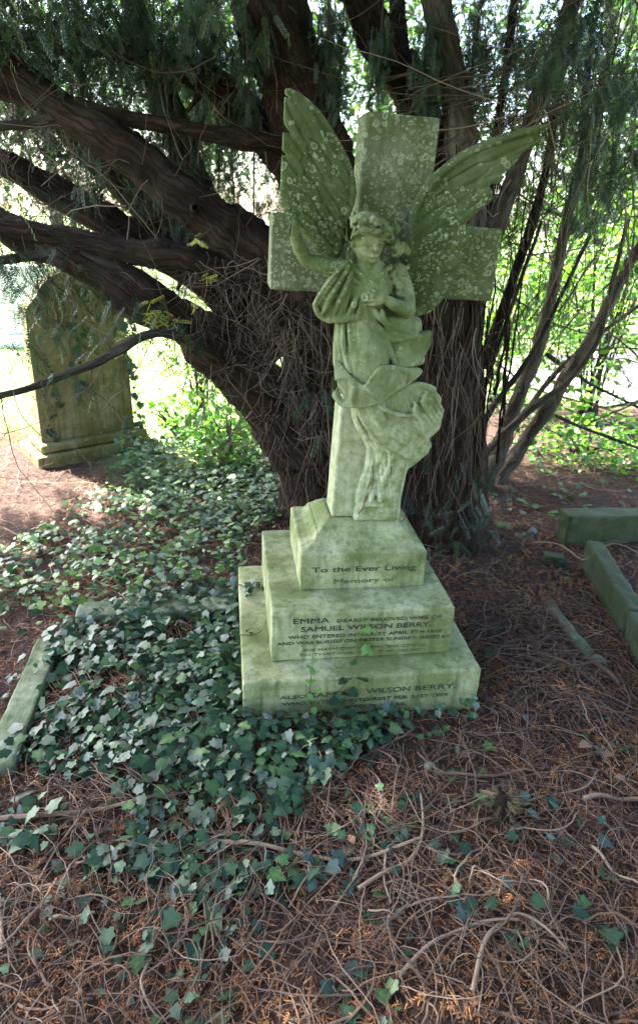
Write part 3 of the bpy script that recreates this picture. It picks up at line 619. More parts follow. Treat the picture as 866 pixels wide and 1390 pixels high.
V, F = figure()
ang = mesh_obj('angel', to_local(V), F[:, ::-1], M['figure'], mon, smooth=True, local=True)

def overskirt():
    s = SDF((-.17, .02, .28), (.14, .25, .60), .0030)
    C = lambda P, r, k=.004, sub=False, sm=4: s.chain([Z(*p) for p in P], r, k, sub, sm)
    T = lambda A, B, r, k=.005, sm=4: s.strip([Z(*p) for p in A], [Z(*p) for p in B], r, k, sm)
    top = [(168, 668, .10), (160, 745, .125), (205, 748, .140), (252, 746, .150), (310, 786, .160), (345, 745, .165), (380, 706, .160), (420, 700, .150), (462, 706, .135)]
    low = [(160, 700, .10), (165, 765, .11), (190, 828, .12), (218, 860, .125), (262, 866, .135), (330, 862, .142), (385, 840, .145), (445, 795, .138), (545, 722, .105)]
    T(top[2:], low[2:], .0050); C(top, .0048); C(low, .0058)
    # the cup of cloth at the left end
    T([(185, 660, .105), (210, 690, .12), (250, 744, .150)], [(160, 700, .10), (162, 745, .125), (200, 750, .14)], .0048, sm=3)
    T([(160, 745, .120), (170, 800, .105), (195, 840, .10)], [(185, 750, .085), (200, 810, .085), (218, 856, .10)], .0055, sm=3)
    C([(255, 750, .152), (268, 790, .156), (262, 830, .150), (272, 864, .138)], [.006, .009, .009, .007], .006)
    C([(195, 780, .14), (205, 815, .138), (228, 840, .135)], [.010, .012, .008], .006, True)
    C([(238, 762, .155), (240, 800, .155), (238, 840, .145)], [.004, .007, .005], .004, True)
    C([(315, 790, .164), (345, 815, .162), (370, 838, .15)], [.004, .006, .004], .006)
    C([(345, 750, .170), (352, 785, .172), (375, 815, .162)], [.0035, .005, .0035], .004, True)
    C([(440, 715, .145), (430, 755, .152), (400, 815, .150)], [.005, .007, .005], .006)
    C([(500, 705, .10), (545, 720, .10), (505, 760, .118), (455, 792, .13)], [.006, .006, .006, .006], .005)
    T([(462, 706, .125), (500, 712, .11), (545, 720, .10)], [(430, 790, .135), (460, 785, .13), (500, 760, .115)], .0060, sm=3)
    C([(470, 730, .138), (500, 745, .13), (490, 765, .13)], [.005, .008, .005], .004, True)
    V, F = s.mesh(); return smooth_mesh(V, F, 1, .4), F
V, F = overskirt()
mesh_obj('overskirt', to_local(V), F[:, ::-1], M['figure'], ang, smooth=True, local=True)

def hair():
    s = SDF((-.16, .0, .80), (.17, .26, 1.10), .0031); q = np.random.default_rng(5)
    c = Z(318, 142, .115)
    s.ell(c, (.060, .070, .054), .01)
    s.chain([Z(*p) for p in ((245, 225, .11), (226, 190, .125), (236, 152, .155), (268, 125, .180), (312, 116, .197), (355, 122, .195), (392, 136, .172), (412, 155, .135), (418, 170, .10))],
            [.010, .012, .013, .013, .013, .013, .012, .012, .012], .010, sm=4)
    [s.ell(Z(455+x_, 205+y_, .095+z_), (r_*1.1, r_, r_), .007) for x_, y_, z_, r_ in ((-22, -6, .004, .014), (-2, 8, .010, .015), (20, -8, 0, .015), (8, -18, .006, .012), (34, 10, -.008, .012), (-10, 22, 0, .011))]; s.ell(Z(245, 215, .115), (.016, .020, .022), .01); s.ell(Z(440, 120, .10), (.016, .02, .016), .01)
    for k in range(130):
        th = q.uniform(0, 2*math.pi); ph = q.uniform(-.2, 1.45); d = np.array([math.cos(th)*math.cos(ph), math.sin(th)*math.cos(ph), math.sin(ph)])
        if d[1] > .3 and d[2] < .30 and abs(d[0]) < .8: continue
        p = c+d*np.array([.059, .067, .052]); s.chain([p, p+np.cross(d, q.normal(size=3))*.014], [q.uniform(.007, .013), .005], .003)
    for k in range(130):                       # locks round the brow, each with a drilled hollow
        t = q.uniform(0, 1); i = t*8; j = min(int(i), 7); P_ = ((245, 235, .115), (224, 190, .135), (235, 142, .165), (268, 106, .188), (311, 92, .200), (355, 100, .198), (394, 122, .180), (422, 155, .152), (445, 205, .115))
        p = np.array(P_[j])*(1-(i-j))+np.array(P_[j+1])*(i-j); p = Z(p[0]+q.uniform(-12, 12), p[1]+q.uniform(-24, 34), p[2]+q.uniform(-.010, .008)); r = q.uniform(.006, .0135); a0 = q.uniform(0, 6)
        s.ell(p, (r, r*.9, r), .003); s.chain([p+np.array([r*.8*math.cos(a0+t_), r*.75, r*.8*math.sin(a0+t_)]) for t_ in (0, 1.2, 2.4, 3.4)], [.0036]*4, .002, True)
    for x, y, b, r in ((278, 100, .198, .006), (330, 105, .206, .005), (368, 112, .198, .005), (420, 168, .16, .006), (236, 205, .14, .006), (468, 205, .13, .007), (440, 215, .13, .006)):
        s.ell(Z(x, y, b), (r, r*2.4, r), .003, True)
    V, F = s.mesh(); return smooth_mesh(V, F, 1, .3), F
V, F = hair()
mesh_obj('hair', to_local(V), F[:, ::-1], M['figure'], ang, smooth=True, local=True)

def wing(outline, bfun, feathers, lo, hi, edge, thick=.016):
    """plate with overlapping feather relief; outline and feathers given on the cross face"""
    s = SDF(lo, hi, .0038); g = np.meshgrid(*[s.lo[k]+s.h*np.arange(s.n[k]) for k in range(3)], indexing='ij')
    a, b, c = g; a2 = a[:, 0, :]; c2 = c[:, 0, :]
    poly = catmull(np.array(outline+outline[:1]), 5)[:-1]
    ins = inpoly(a2, c2, poly); dist = np.full(a2.shape, 9.)
    for i in range(len(poly)):
        p = poly[i]; e = poly[(i+1) % len(poly)]-p; w0 = a2-p[0]; w1 = c2-p[1]
        t = np.clip((w0*e[0]+w1*e[1])/(e@e+1e-12), 0, 1); dist = np.minimum(dist, np.hypot(w0-t*e[0], w1-t*e[1]))
    sdp = np.where(ins, -dist, dist)
    rel = np.zeros(a2.shape)
    for k, (p, q_, w) in enumerate(feathers):
        p = np.array(p); q_ = np.array(q_); e = q_-p; n_ = np.array([-e[1], e[0]])/np.hypot(*e)
        t = ((a2-p[0])*e[0]+(c2-p[1])*e[1])/(e@e); sd_ = (a2-p[0])*n_[0]+(c2-p[1])*n_[1]
        ww = w*np.sqrt(np.clip(1-np.clip(t-.75, 0, 1)**2*16, 0, 1))*(t > -.05)
        prof_ = np.clip(1-(sd_/np.maximum(ww, 1e-4))**2, 0, 1)**.5*(ww > .002)
        h_ = .013*prof_+.005*(k % 9)/9*(prof_ > 0) - .004*np.exp(-(sd_/.0024)**2)*(prof_ > 0)
        rel = np.where(prof_ > 0, np.maximum(rel*.35, h_), rel)
    rel = rel+edge(a2, c2)
    bc = bfun(a2, c2); top = bc+thick*.5*np.clip(-sdp/.014, .25, 1)**.5+rel
    bot = bc-thick*.5
    d = np.maximum(np.maximum(sdp[:, None, :], b-top[:, None, :]), bot[:, None, :]-b)
    s.d = d.astype(np.float32); s.d[0] = s.d[-1] = .05; s.d[:, 0] = s.d[:, -1] = .05; s.d[:, :, 0] = s.d[:, :, -1] = .05
    V, F = s.mesh(); return smooth_mesh(V, F, 2), F
def flat(pts, b): return [tuple(S(x, y, b)[[0, 2]]) for x, y in pts]
# wing on the left
b0 = .05
Lo = flat([(386, 124), (393, 124.5), (404, 129), (418, 139), (434, 155), (449, 176), (462, 197), (472, 216), (480, 238), (483, 256), (480, 278), (472, 300), (468, 330), (462, 350), (448, 348), (430, 340), (418, 322), (404, 307), (392, 298), (383, 284), (377, 268), (375.5, 255), (379, 248), (375, 243),
           (371, 232), (369.5, 221), (372, 213), (379, 210.5), (389, 212.5), (382, 205), (376.5, 196), (374.5, 188), (377, 182.5), (384, 180.5), (394, 183), (387.5, 175), (384, 166), (379.5, 151), (376, 141), (380, 136), (386, 135.5), (394, 138.5), (386, 131), (384, 127)], b0)
rootL = S(470, 300, b0)[[0, 2]]
fe = []
for (x, y, x2, y2, w) in ((462, 330, 383, 286, .030), (464, 325, 376, 250, .030), (466, 315, 372, 214, .030), (468, 300, 377, 183, .030), (471, 285, 379, 138, .030), (474, 270, 387, 124, .030),
                          (462, 335, 408, 292, .022), (464, 322, 402, 262, .022), (466, 308, 404, 238, .022), (469, 292, 408, 215, .022), (473, 276, 416, 192, .022), (463, 335, 432, 300, .018), (465, 320, 430, 275, .018), (468, 304, 434, 255, .018), (472, 288, 440, 240, .018)):
    fe.append((tuple(S(x, y, b0)[[0, 2]]), tuple(S(x2, y2, b0)[[0, 2]]), w))
edL = np.array([S(x, y, b0)[[0, 2]] for x, y in ((388, 124), (404, 129), (418, 139), (434, 155), (449, 176), (462, 197), (472, 216), (480, 238), (483, 256), (480, 278), (474, 300))])
def edge_fn(E, w, h):
    def f(a, c):
        d = np.full(a.shape, 9.)
        for i in range(len(E)-1):
            e = E[i+1]-E[i]; t = np.clip(((a-E[i][0])*e[0]+(c-E[i][1])*e[1])/(e@e), 0, 1); d = np.minimum(d, np.hypot(a-E[i][0]-t*e[0], c-E[i][1]-t*e[1]))
        return h*np.clip(1-(d/w)**2, 0, 1)**.5
    return f
V, F = wing(Lo, lambda a, c: .030+.035*np.clip((c-.95)/.35, 0, 1)+.02*np.clip((-a-.1)/.25, 0, 1), fe, (-.36, -.01, .74), (.0, .13, 1.36), edge_fn(edL, .014, .010))
mesh_obj('wing', to_local(V), F[:, ::-1], M['wing'], ang, smooth=True, local=True)
# wing on the right
b1 = .07
Ro = flat([(552, 345), (551, 330), (554, 312), (561, 288), (572, 264), (588, 241), (607, 223), (630, 205), (655, 192), (683, 181.5), (708, 175), (733, 171), (734, 173), (726, 180), (725, 184), (733, 190), (731, 194), (716, 201), (702, 210), (699, 216), (690, 228), (679, 237), (683, 240), (676, 247), (664, 253),
           (668, 262), (667, 272), (658, 280), (648, 288), (641, 296), (636, 302), (647, 308), (648, 316), (640, 327), (633, 340), (628, 356), (620, 378), (612, 398), (600, 415), (588, 427), (574, 432), (556, 434), (550, 400)], b1)
fe = []
for (x, y, x2, y2, w) in ((560, 400, 600, 412, .028), (560, 385, 618, 385, .028), (560, 370, 632, 350, .030), (562, 350, 647, 315, .030), (566, 330, 668, 268, .030), (572, 308, 683, 240, .030), (582, 285, 702, 212, .030), (590, 262, 731, 193, .028), (600, 240, 733, 173, .026),
                          (558, 380, 600, 378, .022), (558, 360, 612, 345, .022), (560, 340, 622, 312, .022), (564, 318, 636, 280, .022), (572, 296, 648, 250, .022), (582, 274, 664, 224, .022), (556, 360, 588, 352, .018), (558, 338, 594, 320, .018), (562, 315, 602, 290, .018), (570, 292, 616, 262, .018)):
    fe.append((tuple(S(x, y, b1)[[0, 2]]), tuple(S(x2, y2, b1)[[0, 2]]), w))
edR = np.array([S(x, y, b1)[[0, 2]] for x, y in ((552, 335), (554, 312), (561, 288), (572, 264), (588, 241), (607, 223), (630, 205), (655, 192), (683, 181.5), (708, 175), (731, 171))])
V, F = wing(Ro, lambda a, c: .022+.10*np.clip((a-.1)/.35, 0, 1)**1.3, fe, (.04, -.01, .68), (.56, .22, 1.32), edge_fn(edR, .022, .016))
mesh_obj('wing', to_local(V), F[:, ::-1], M['wing'], ang, smooth=True, local=True)
# the stone the figure grows from
#@@BODY2
# ------------------------------------------------------------------ the old headstone at the left
ga = gnd(50, 640); gb = gnd(195, 612); GY = math.atan2(gb[1]-ga[1], gb[0]-ga[0])
gs = empty('gravestone', ga, GY, 'tall olive mossy headstone with shaped top, standing at the left on a stone base', 'gravestone')
b = MB(); b.box((.02, 0, -.1), (.86, .42, .085)); o = b.build('base', M['old_grave'], gs, local=True); bevel(o, .01); rough_up(o, 4, .012, .08)
b = MB(); b.box((.06, .04, .088), (.80, .34, .150)); o = b.build('plinth', M['old_grave'], gs, local=True); bevel(o, .02, 3); rough_up(o, 4, .01, .08)
top = catmull([(.085, .152), (.085, .95), (.10, 1.02), (.16, 1.09), (.21, 1.16), (.29, 1.215), (.40, 1.245), (.52, 1.235), (.61, 1.18), (.67, 1.10), (.705, 1.01), (.71, .95), (.725, .152)], 4)
top = [(x, max(z, .152)) for x, z in top]
bm = bmesh.new(); vv = [bm.verts.new((x, .10, z)) for x, z in top]; f = bm.faces.new(vv); r_ = bmesh.ops.extrude_face_region(bm, geom=[f])
bmesh.ops.translate(bm, verts=[e for e in r_['geom'] if isinstance(e, bmesh.types.BMVert)], vec=(0, .11, 0)); bmesh.ops.recalc_face_normals(bm, faces=bm.faces)
me = bpy.data.meshes.new('slab'); bm.to_mesh(me); bm.free(); me.materials.append(M['old_grave']); o = bpy.data.objects.new('slab', me); COL.objects.link(o); o.parent = gs; bevel(o, .012, 3)
b = MB()
for cx, cz, rr_ in ((.575, .97, .085), (.225, .97, .085)):
    t = np.linspace(0, 2*math.pi, 40); b.tube(np.stack([cx+rr_*np.cos(t), np.full(40, .098), cz+rr_*np.sin(t)], -1), .010, 8)
    b.tube(np.stack([cx+rr_*.55*np.cos(t), np.full(40, .098), cz+rr_*.55*np.sin(t)], -1), .007, 8)
t = np.linspace(.2, math.pi-.2, 24); b.tube(np.stack([.4+.15*np.cos(t), np.full(24, .098), .98+.16*np.sin(t)], -1), .009, 8)
b.build('carved_roundel', M['old_grave'], gs, smooth=True, local=True)
# a white stone far out on the lawn
fa = gnd(38, 470); fg = empty('gravestone', (fa[0], fa[1], G(fa[0], fa[1])), .35, 'small white headstone far out on the bright lawn at the left edge', 'gravestone')
def pale():
    m, n, b = new_mat('white_marble'); n.links.new(ramp(n, noise(n, objvec(n), 9), [(.3, (.55, .55, .52)), (.7, (.72, .71, .68))]), b.inputs['Base Color']); b.inputs['Roughness'].default_value = .7; return m
M['white_stone'] = pale()
b = MB(); b.box((-.4, -.15, -.05), (.4, .15, .14)); bevel(b.build('base', M['white_stone'], fg, local=True), .015)
b = MB(); b.box((-.28, -.05, .142), (.28, .06, .95)); bevel(b.build('slab', M['white_stone'], fg, local=True), .05, 4)

# ------------------------------------------------------------------ kerbs
def kerb(label, u0, u1, v0, v1, zt, mat, name='kerb_stone', cat='kerb stone', tilt=0.):
    b = MB(); b.box((0, 0, -.14), (u1-u0, v1-v0, zt)); p = mono(u0, v0, 0)
    V = np.concatenate(b.V); V[:, 2] += V[:, 0]*tilt
    V = V@np.array([[EX[0], EX[1], 0], [EY[0], EY[1], 0], [0, 0, 1]])+p
    b.V = [V]; o = b.build(name, mat); bevel(o, .010, 3); rough_up(o, 5, .014, .06)
    return tag(o, label, cat, 'kerb stones around the graves')
kerb('pale grey-green kerb stone running along the left side of the ivy bed', -.795, -.70, -.16, .47, .045, M['kerb'])
kerb('low green kerb stone half buried in ivy behind the bed, left of the monument', -.68, -.02, .60, .70, .052, M['kerb'])
P0, P1 = np.array([1.385, 2.93, 0]), np.array([1.325, 2.30, 0])
def kerb_run(label, p, q, w, h, mat, side=1, extend=0.):
    p = np.array(p, float); q = np.array(q, float); d = (q-p)/np.linalg.norm(q-p); n_ = np.array([-d[1], d[0], 0])*side; L_ = np.linalg.norm(q-p)+extend
    b = MB(); b.box((0, 0, -.14), (L_, w, h)); V = np.concatenate(b.V); V = V[:, :1]*d+V[:, 1:2]*n_+V[:, 2:]*np.array([0, 0, 1])+p
    b.V = [V]
    if side < 0: b.F4 = [f[:, ::-1] for f in b.F4]
    o = b.build('kerb_stone', mat); bevel(o, .012, 3); rough_up(o, 5, .014, .06); return tag(o, label, 'kerb stone', 'kerb stones around the graves')
kerb_run('dark mossy kerb stone slanting down the right edge, nearer its joint with the end stone', P0, P1, .085, .125, M['dark_kerb'], 1)
d_ = (P1-P0)/np.linalg.norm(P1-P0)
kerb_run('dark kerb stone continuing past the joint at the right frame edge', P1+d_*.006, P1+d_*.8, .09, .122, M['dark_kerb'], 1)
kerb_run('squared dark mossy end kerb lying across the top of the right hand grave', (1.36, 3.11, 0), (2.6, 3.27, 0), .12, .165, M['dark_kerb'], 1)
kerb_run('small weathered grey stone fragment beside the dark end kerb', (1.19, 2.93, 0), (1.29, 2.90, 0), .07, .018, M['dark_kerb'], 1)
kerb_run('thin moss-covered stone edging sunk in twigs right of the monument', (1.06, 2.50, 0), (1.11, 2.14, 0), .05, .008, M['kerb'], 1)

# ------------------------------------------------------------------ the yew
yew = empty('yew_tree', (.42, 3.3, 0), 0, 'big dark many-limbed yew with stringy red-brown trunk right behind the angel monument', 'tree')
def path(P, k=5): return catmull(np.array([[*at(p[0], p[1], p[2])] for p in P]), k), np.interp(np.linspace(0, 1, (len(P)-1)*k+1), np.linspace(0, 1, len(P)), [p[3] for p in P])
def branch(P, mat='yew_bark', name='limb', parent=yew, seed=1, flute=.10, sides=20, k=6, jit=.0):
    p, r = path(P, k); q = np.random.default_rng(seed)
    w = np.cumsum(q.normal(size=p.shape)*.35, 0); w -= np.linspace(0, 1, len(p))[:, None]*w[-1]; p = p+w*np.minimum(r, .05)[:, None]*(.35+jit)
    b = MB(); pf = catmull(p[::2] if len(p) > 12 else p, 6); rf_ = np.interp(np.linspace(0, 1, len(pf)), np.linspace(0, 1, len(r)), r)
    kn = np.zeros(len(pf))
    for _ in range(max(2, len(pf)//14)): i0 = q.integers(0, len(pf)); kn += q.uniform(.05, .22)*np.exp(-((np.arange(len(pf))-i0)/q.uniform(1.5, 4))**2)
    b.tube(pf, rf_*(1+kn+.03*q.normal(size=len(pf))), sides, .5, flute, seed)
    for _ in range(3 if r.mean() > .03 else 1):          # broken stubs
        i0 = q.integers(2, len(pf)-2); d = q.normal(size=3); d[1] -= .8; d /= np.linalg.norm(d); L_ = rf_[i0]*q.uniform(1.6, 3.2)
        b.tube(np.array([pf[i0], pf[i0]+d*L_*.6, pf[i0]+d*L_+[0, 0, .01]]), [rf_[i0]*.3, rf_[i0]*.2, rf_[i0]*.12], 8, .5, .1, seed)
    return b.build(name, M[mat], parent, smooth=True), p, r
LP = []
def br(*a, **k):
    o, p, r = branch(*a, **k); LP.append((p, r)); return p, r
tb = MB()
for k, (x0, y0, x1, rb, rt, Y) in enumerate(((470, 760, 470, .20, .20, 3.35), (560, 765, 540, .24, .20, 3.25), (605, 755, 600, .17, .15, 3.15), (520, 770, 500, .27, .24, 3.4), (430, 745, 425, .17, .16, 3.35), (635, 740, 630, .11, .10, 3.3), (585, 750, 575, .2, .16, 3.45), (450, 735, 445, .17, .15, 3.25))):
    p, r = path([(x0, y0, Y, rb*1.25), ((x0+x1)/2, 640, Y, rb), (x1, 520, Y, rt), (x1-5, 420, Y+.05, rt*.9), (x1-15, 330, Y+.1, rt*.6)], 10)
    tb.tube(p, r, 40, .5, .12, 40+k)
for k in range(170):                                # stringy fibrous bark strips running up the trunk
    a = R.uniform(math.pi*.92, math.pi*2.1); h0 = R.uniform(.02, .9); L_ = R.uniform(.3, 1.1); c = np.array([R.uniform(.0, .80), 3.3+R.uniform(-.12, .05)])
    zz = np.linspace(h0, h0+L_, 9); w = np.cumsum(R.normal(size=(9, 2))*.009, 0)
    tb.tube(np.stack([c[0]+.19*math.cos(a)+w[:, 0]-.04*(zz-h0), c[1]+.21*math.sin(a)+w[:, 1], zz], -1), np.linspace(.007, .003, 9)*R.uniform(.6, 1.6), 5, .5)
tb.build('trunk', M['yew_bark'], yew, smooth=True)
limbs = [
    [(470, 720, 3.25, .22), (400, 600, 3.1, .17), (330, 515, 3.0, .135), (250, 440, 2.95, .10), (150, 374, 3.0, .080), (50, 322, 3.05, .062), (-60, 268, 3.1, .05), (-250, 200, 3., .05)],
    [(500, 590, 3.3, .24), (420, 440, 3.2, .18), (350, 355, 3.15, .12), (270, 288, 3.1, .097), (190, 222, 3.1, .086), (100, 158, 3.1, .076), (0, 90, 3.1, .066), (-120, 10, 3.1, .07), (-300, -80, 3.1, .05)],
    [(500, 440, 3.45, .24), (450, 280, 3.45, .19), (412, 150, 3.45, .165), (380, 60, 3.45, .155), (350, -40, 3.45, .14), (310, -180, 3.4, .12), (280, -400, 3.4, .08)],
    [(470, 400, 3.5, .15), (400, 240, 3.5, .10), (340, 165, 3.5, .085), (260, 95, 3.5, .07), (160, 65, 3.5, .05), (60, 58, 3.5, .04), (-80, 40, 3.5, .03)],
    [(410, 215, 3.4, .06), (360, 187, 3.25, .040), (250, 172, 3.15, .034), (110, 152, 3.1, .034), (0, 125, 3.1, .036), (-100, 108, 3.1, .03)],
    [(110, 153, 3.1, .025), (50, 165, 3.05, .02), (0, 171, 3.0, .018), (-60, 174, 3.0, .015)],
    [(460, 440, 3.25, .13), (370, 388, 3.1, .075), (300, 362, 3.05, .06), (200, 345, 3.0, .055), (100, 331, 3.0, .05), (0, 310, 3.0, .045), (-100, 295, 3.0, .04)],
    [(110, 335, 3.0, .028), (50, 345, 2.95, .022), (0, 353, 2.9, .02), (-60, 360, 2.9, .015)],
    [(330, 420, 3.4, .08), (220, 342, 3.5, .06), (130, 287, 3.5, .055), (50, 242, 3.5, .05), (0, 216, 3.5, .045), (-90, 180, 3.5, .04)],
    [(545, 450, 3.6, .18), (567, 250, 3.6, .12), (568, 165, 3.6, .10), (537, 88, 3.6, .095), (497, 18, 3.6, .085), (470, -70, 3.6, .07), (440, -220, 3.6, .05)],
    [(566, 150, 3.62, .05), (550, 80, 3.7, .036), (537, 10, 3.7, .033), (525, -60, 3.7, .03)],
    [(600, 480, 3.5, .15), (632, 300, 3.4, .082), (622, 200, 3.4, .072), (610, 100, 3.4, .064), (597, 0, 3.4, .06), (588, -110, 3.4, .05), (570, -300, 3.4, .04)],
    [(620, 640, 3.25, .09), (645, 430, 3.2, .045), (678, 300, 3.2, .040), (714, 190, 3.2, .035), (750, 90, 3.2, .033), (783, -10, 3.2, .03), (820, -130, 3.2, .025)],
    [(290, 470, 2.95, .03), (215, 450, 2.6, .016), (130, 490, 2.45, .017), (60, 517, 2.35, .014), (0, 537, 2.25, .012), (-80, 560, 2.2, .010)],
    [(640, 520, 3.5, .04), (662, 330, 3.5, .025), (680, 150, 3.5, .02), (700, 0, 3.5, .018), (715, -120, 3.5, .015)],
    [(655, 500, 3.7, .03), (735, 260, 3.7, .02), (760, 110, 3.7, .018), (800, 20, 3.7, .015)],
    [(300, 330, 3.8, .09), (240, 180, 3.8, .07), (200, 60, 3.8, .06), (150, -60, 3.8, .05)],
    [(380, 480, 3.7, .14), (300, 380, 3.9, .10), (190, 270, 4.0, .08), (90, 160, 4.1, .07), (10, 70, 4.1, .06), (-90, -20, 4.1, .05)],
    [(350, 470, 3.3, .06), (280, 400, 3.3, .05), (170, 330, 3.35, .04), (70, 270, 3.4, .035), (-50, 190, 3.4, .03)],
]
lab = {9: 'upright limb forking behind the cross', 11: 'greyish smooth upright limb', 13: 'thin drooping limb in front of the old headstone'}
for k, P in enumerate(limbs):
    mt = 'pale_bark' if k == 11 else ('grey_bark' if k in (13, 5, 7, 12) else 'yew_bark')
    o, p, r = branch(P, mt, seed=60+k, flute=.07 if k in (4, 5, 7, 13) else .12, sides=24); LP.append((p, r))
    if k in lab: o['label'] = lab[k]
# upper limbs carrying the roof of foliage over the grave
for k in range(13):
    a = R.uniform(0, 2*math.pi); q0 = np.array([.1+R.uniform(-.35, .35), 3.5, 2.95]); e = np.array([.2+3.6*math.cos(a)-.6, 3.9+2.6*math.sin(a), R.uniform(3.6, 4.3)+max(0, math.sin(a))*.8])
    p = catmull([q0, q0*.6+e*.4+[0, 0, .7], q0*.25+e*.75+[0, 0, .45], e], 6); r = np.linspace(.07, .02, len(p)); b = MB(); b.tube(p, r, 10, .5, .1, k); b.build('limb', M['yew_bark'], yew, smooth=True)

# ---- yew sprays: a drooping twig with two ranks of needles
def spray_tpl(L=.15, npair=13, nl=.024, nw=.0034):
    V = []; F = []
    for k in range(npair):
        y = L*(.06+.94*k/npair)
        for s_ in (-1, 1):
            i = len(V); l = nl*(1-.35*(k/npair)**3); z = -.004*(k % 3)
            V += [(0, y, 0), (s_*l*.55, y+l*.35-nw, z+.003), (s_*l, y+l*.62, z-.002), (s_*l*.5, y+l*.38+nw, z+.003)]; F.append((i, i+1, i+2, i+3))
    i = len(V); V += [(-.0014, 0, 0), (.0014, 0, 0), (.0006, L, 0), (-.0006, L, 0)]; F.append((i, i+1, i+2, i+3))
    V = np.array(V); V[:, 2] -= (V[:, 1]/L)**2*.03; return V, np.array(F)
ST, SF = spray_tpl()
def sprays(b, P, scale=1., droop=.6, q=R, rn=(0, 1), out=None):
    n = len(P); a = q.uniform(0, 2*math.pi, n); d = np.stack([np.cos(a), np.sin(a), -droop*q.uniform(.3, 2.2, n)], -1)
    if out is not None: d += out
    up = np.stack([q.normal(size=n)*.5, q.normal(size=n)*.5, np.ones(n)], -1)
    b.inst(ST, SF, P, rots(d, up), scale*q.uniform(.7, 1.3, n), q.uniform(*rn, n))
fol = MB(); tw = MB()
def cluster(px, py, Y, sx, sz, n, sy=.25, droop=.7, scale=.62):
    c = at(px, py, Y); m = max(3, n//14); C_ = c+R.normal(size=(m, 3))*np.array([sx, sy, sz])
    P = C_[R.integers(0, m, n)]+R.normal(size=(n, 3))*.06; sprays(fol, P, scale, droop)
def curtain(px, y0, y1, Y, n, w=.03):
    a = at(px, y0, Y); b_ = at(px, y1, Y); b_ = np.array([a[0]+R.normal()*.03, a[1], b_[2]])
    n = int(n*1.5); t = R.uniform(0, 1, n)[:, None]; P = a+(b_-a)*t+R.normal(size=(n, 3))*w; sprays(fol, P, .5, 2.2)
    tw.tube([a+[0, 0, .3], (a+b_)/2+R.normal(size=3)*.01, b_], [.004, .003, .0015], 4, R.uniform(0, .5))
for px, y0, y1, Y, n in ((103, 40, 270, 3.2, 90), (112, 30, 230, 3.3, 80), (210, 20, 280, 3.4, 110), (222, 60, 330, 3.5, 90), (330, 60, 180, 3.3, 60), (165, 120, 330, 3.6, 80), (240, 180, 330, 3.6, 90), (300, 160, 340, 3.7, 80), (265, 40, 250, 3.7, 80),
                         (310, 210, 330, 3.4, 60), (440, 0, 150, 3.3, 90), (455, 0, 180, 3.5, 120), (466, 20, 190, 3.6, 110), (520, 30, 150, 3.3, 70), (585, 20, 150, 3.3, 100), (575, 60, 190, 3.4, 90), (655, 0, 200, 3.4, 100), (645, 90, 300, 3.6, 60),
                         (695, 20, 260, 3.6, 60), (720, 180, 460, 3.7, 60), (765, 160, 420, 3.6, 50), (800, 120, 330, 3.5, 50), (830, 90, 300, 3.3, 50), (855, 60, 280, 3.4, 70), (60, 40, 200, 3.5, 80), (20, 20, 180, 3.3, 80), (345, 300, 420, 3.3, 30), (70, 150, 320, 3.8, 80), (130, 200, 330, 3.8, 90)):
    curtain(px, y0, y1, Y, n)
for a in ((30, 20, 3.1, .25, .09, 620), (140, 12, 3.0, .22, .07, 560), (240, 8, 3.2, .20, .07, 420), (90, 60, 3.5, .4, .14, 350), (300, 50, 3.7, .15, .15, 200), (200, 130, 3.9, .4, .22, 330), (60, 210, 4.0, .35, .22, 300), (300, 180, 4.0, .3, .25, 350), (180, 250, 4.0, .3, .15, 240), (330, 260, 4.1, .25, .2, 300),
          (440, 40, 3.9, .12, .25, 260), (480, 110, 4.1, .12, .12, 80), (590, 70, 4.1, .15, .25, 260), (660, 60, 3.9, .25, .22, 330), (730, 40, 3.4, .25, .12, 300), (830, 60, 3.1, .22, .14, 380), (800, 150, 3.8, .25, .16, 200), (860, 200, 3.6, .2, .2, 180), (700, 200, 4.0, .25, .22, 200),
          (10, 345, 3.0, .14, .08, 80), (40, 375, 2.9, .12, .05, 45), (110, 420, 2.7, .10, .06, 22), (100, 450, 2.6, .08, .05, 14), (30, 500, 2.4, .12, .05, 8), (130, 500, 2.6, .06, .04, 14), (215, 500, 2.8, .06, .05, 30), (595, 640, 2.98, .13, .10, 130), (600, 700, 2.95, .10, .07, 110), (560, 660, 2.95, .08, .12, 70), (410, 560, 2.95, .06, .14, 60), (470, 600, 3.0, .05, .1, 40), (240, 420, 2.8, .08, .05, 40), (130, 560, 2.6, .1, .04, 6),
          (60, 130, 4.3, .5, .2, 420), (200, 200, 4.4, .5, .25, 520), (320, 120, 4.4, .3, .25, 360), (100, 280, 4.4, .5, .18, 420), (260, 330, 4.3, .35, .15, 300), (20, 200, 4.5, .4, .25, 300), (330, 230, 4.5, .3, .3, 320),
          (95, 372, 2.95, .10, .05, 60), (130, 400, 2.9, .08, .05, 40), (70, 400, 2.9, .08, .05, 40), (700, 90, 4.2, .35, .2, 420), (800, 60, 4.2, .3, .2, 380), (650, 170, 4.3, .2, .2, 220), (850, 160, 4.1, .2, .2, 240), (500, 130, 4.4, .2, .15, 120),
          (80, 90, 3.9, .4, .14, 420), (180, 100, 3.9, .35, .14, 380), (280, 100, 3.9, .25, .14, 280), (120, 200, 4.2, .4, .14, 300), (720, 250, 4.3, .3, .25, 260), (820, 230, 4.2, .25, .25, 240),
          (150, -50, 3.0, .4, .10, 300), (800, -50, 3.3, .3, .12, 250)):
    cluster(*a)
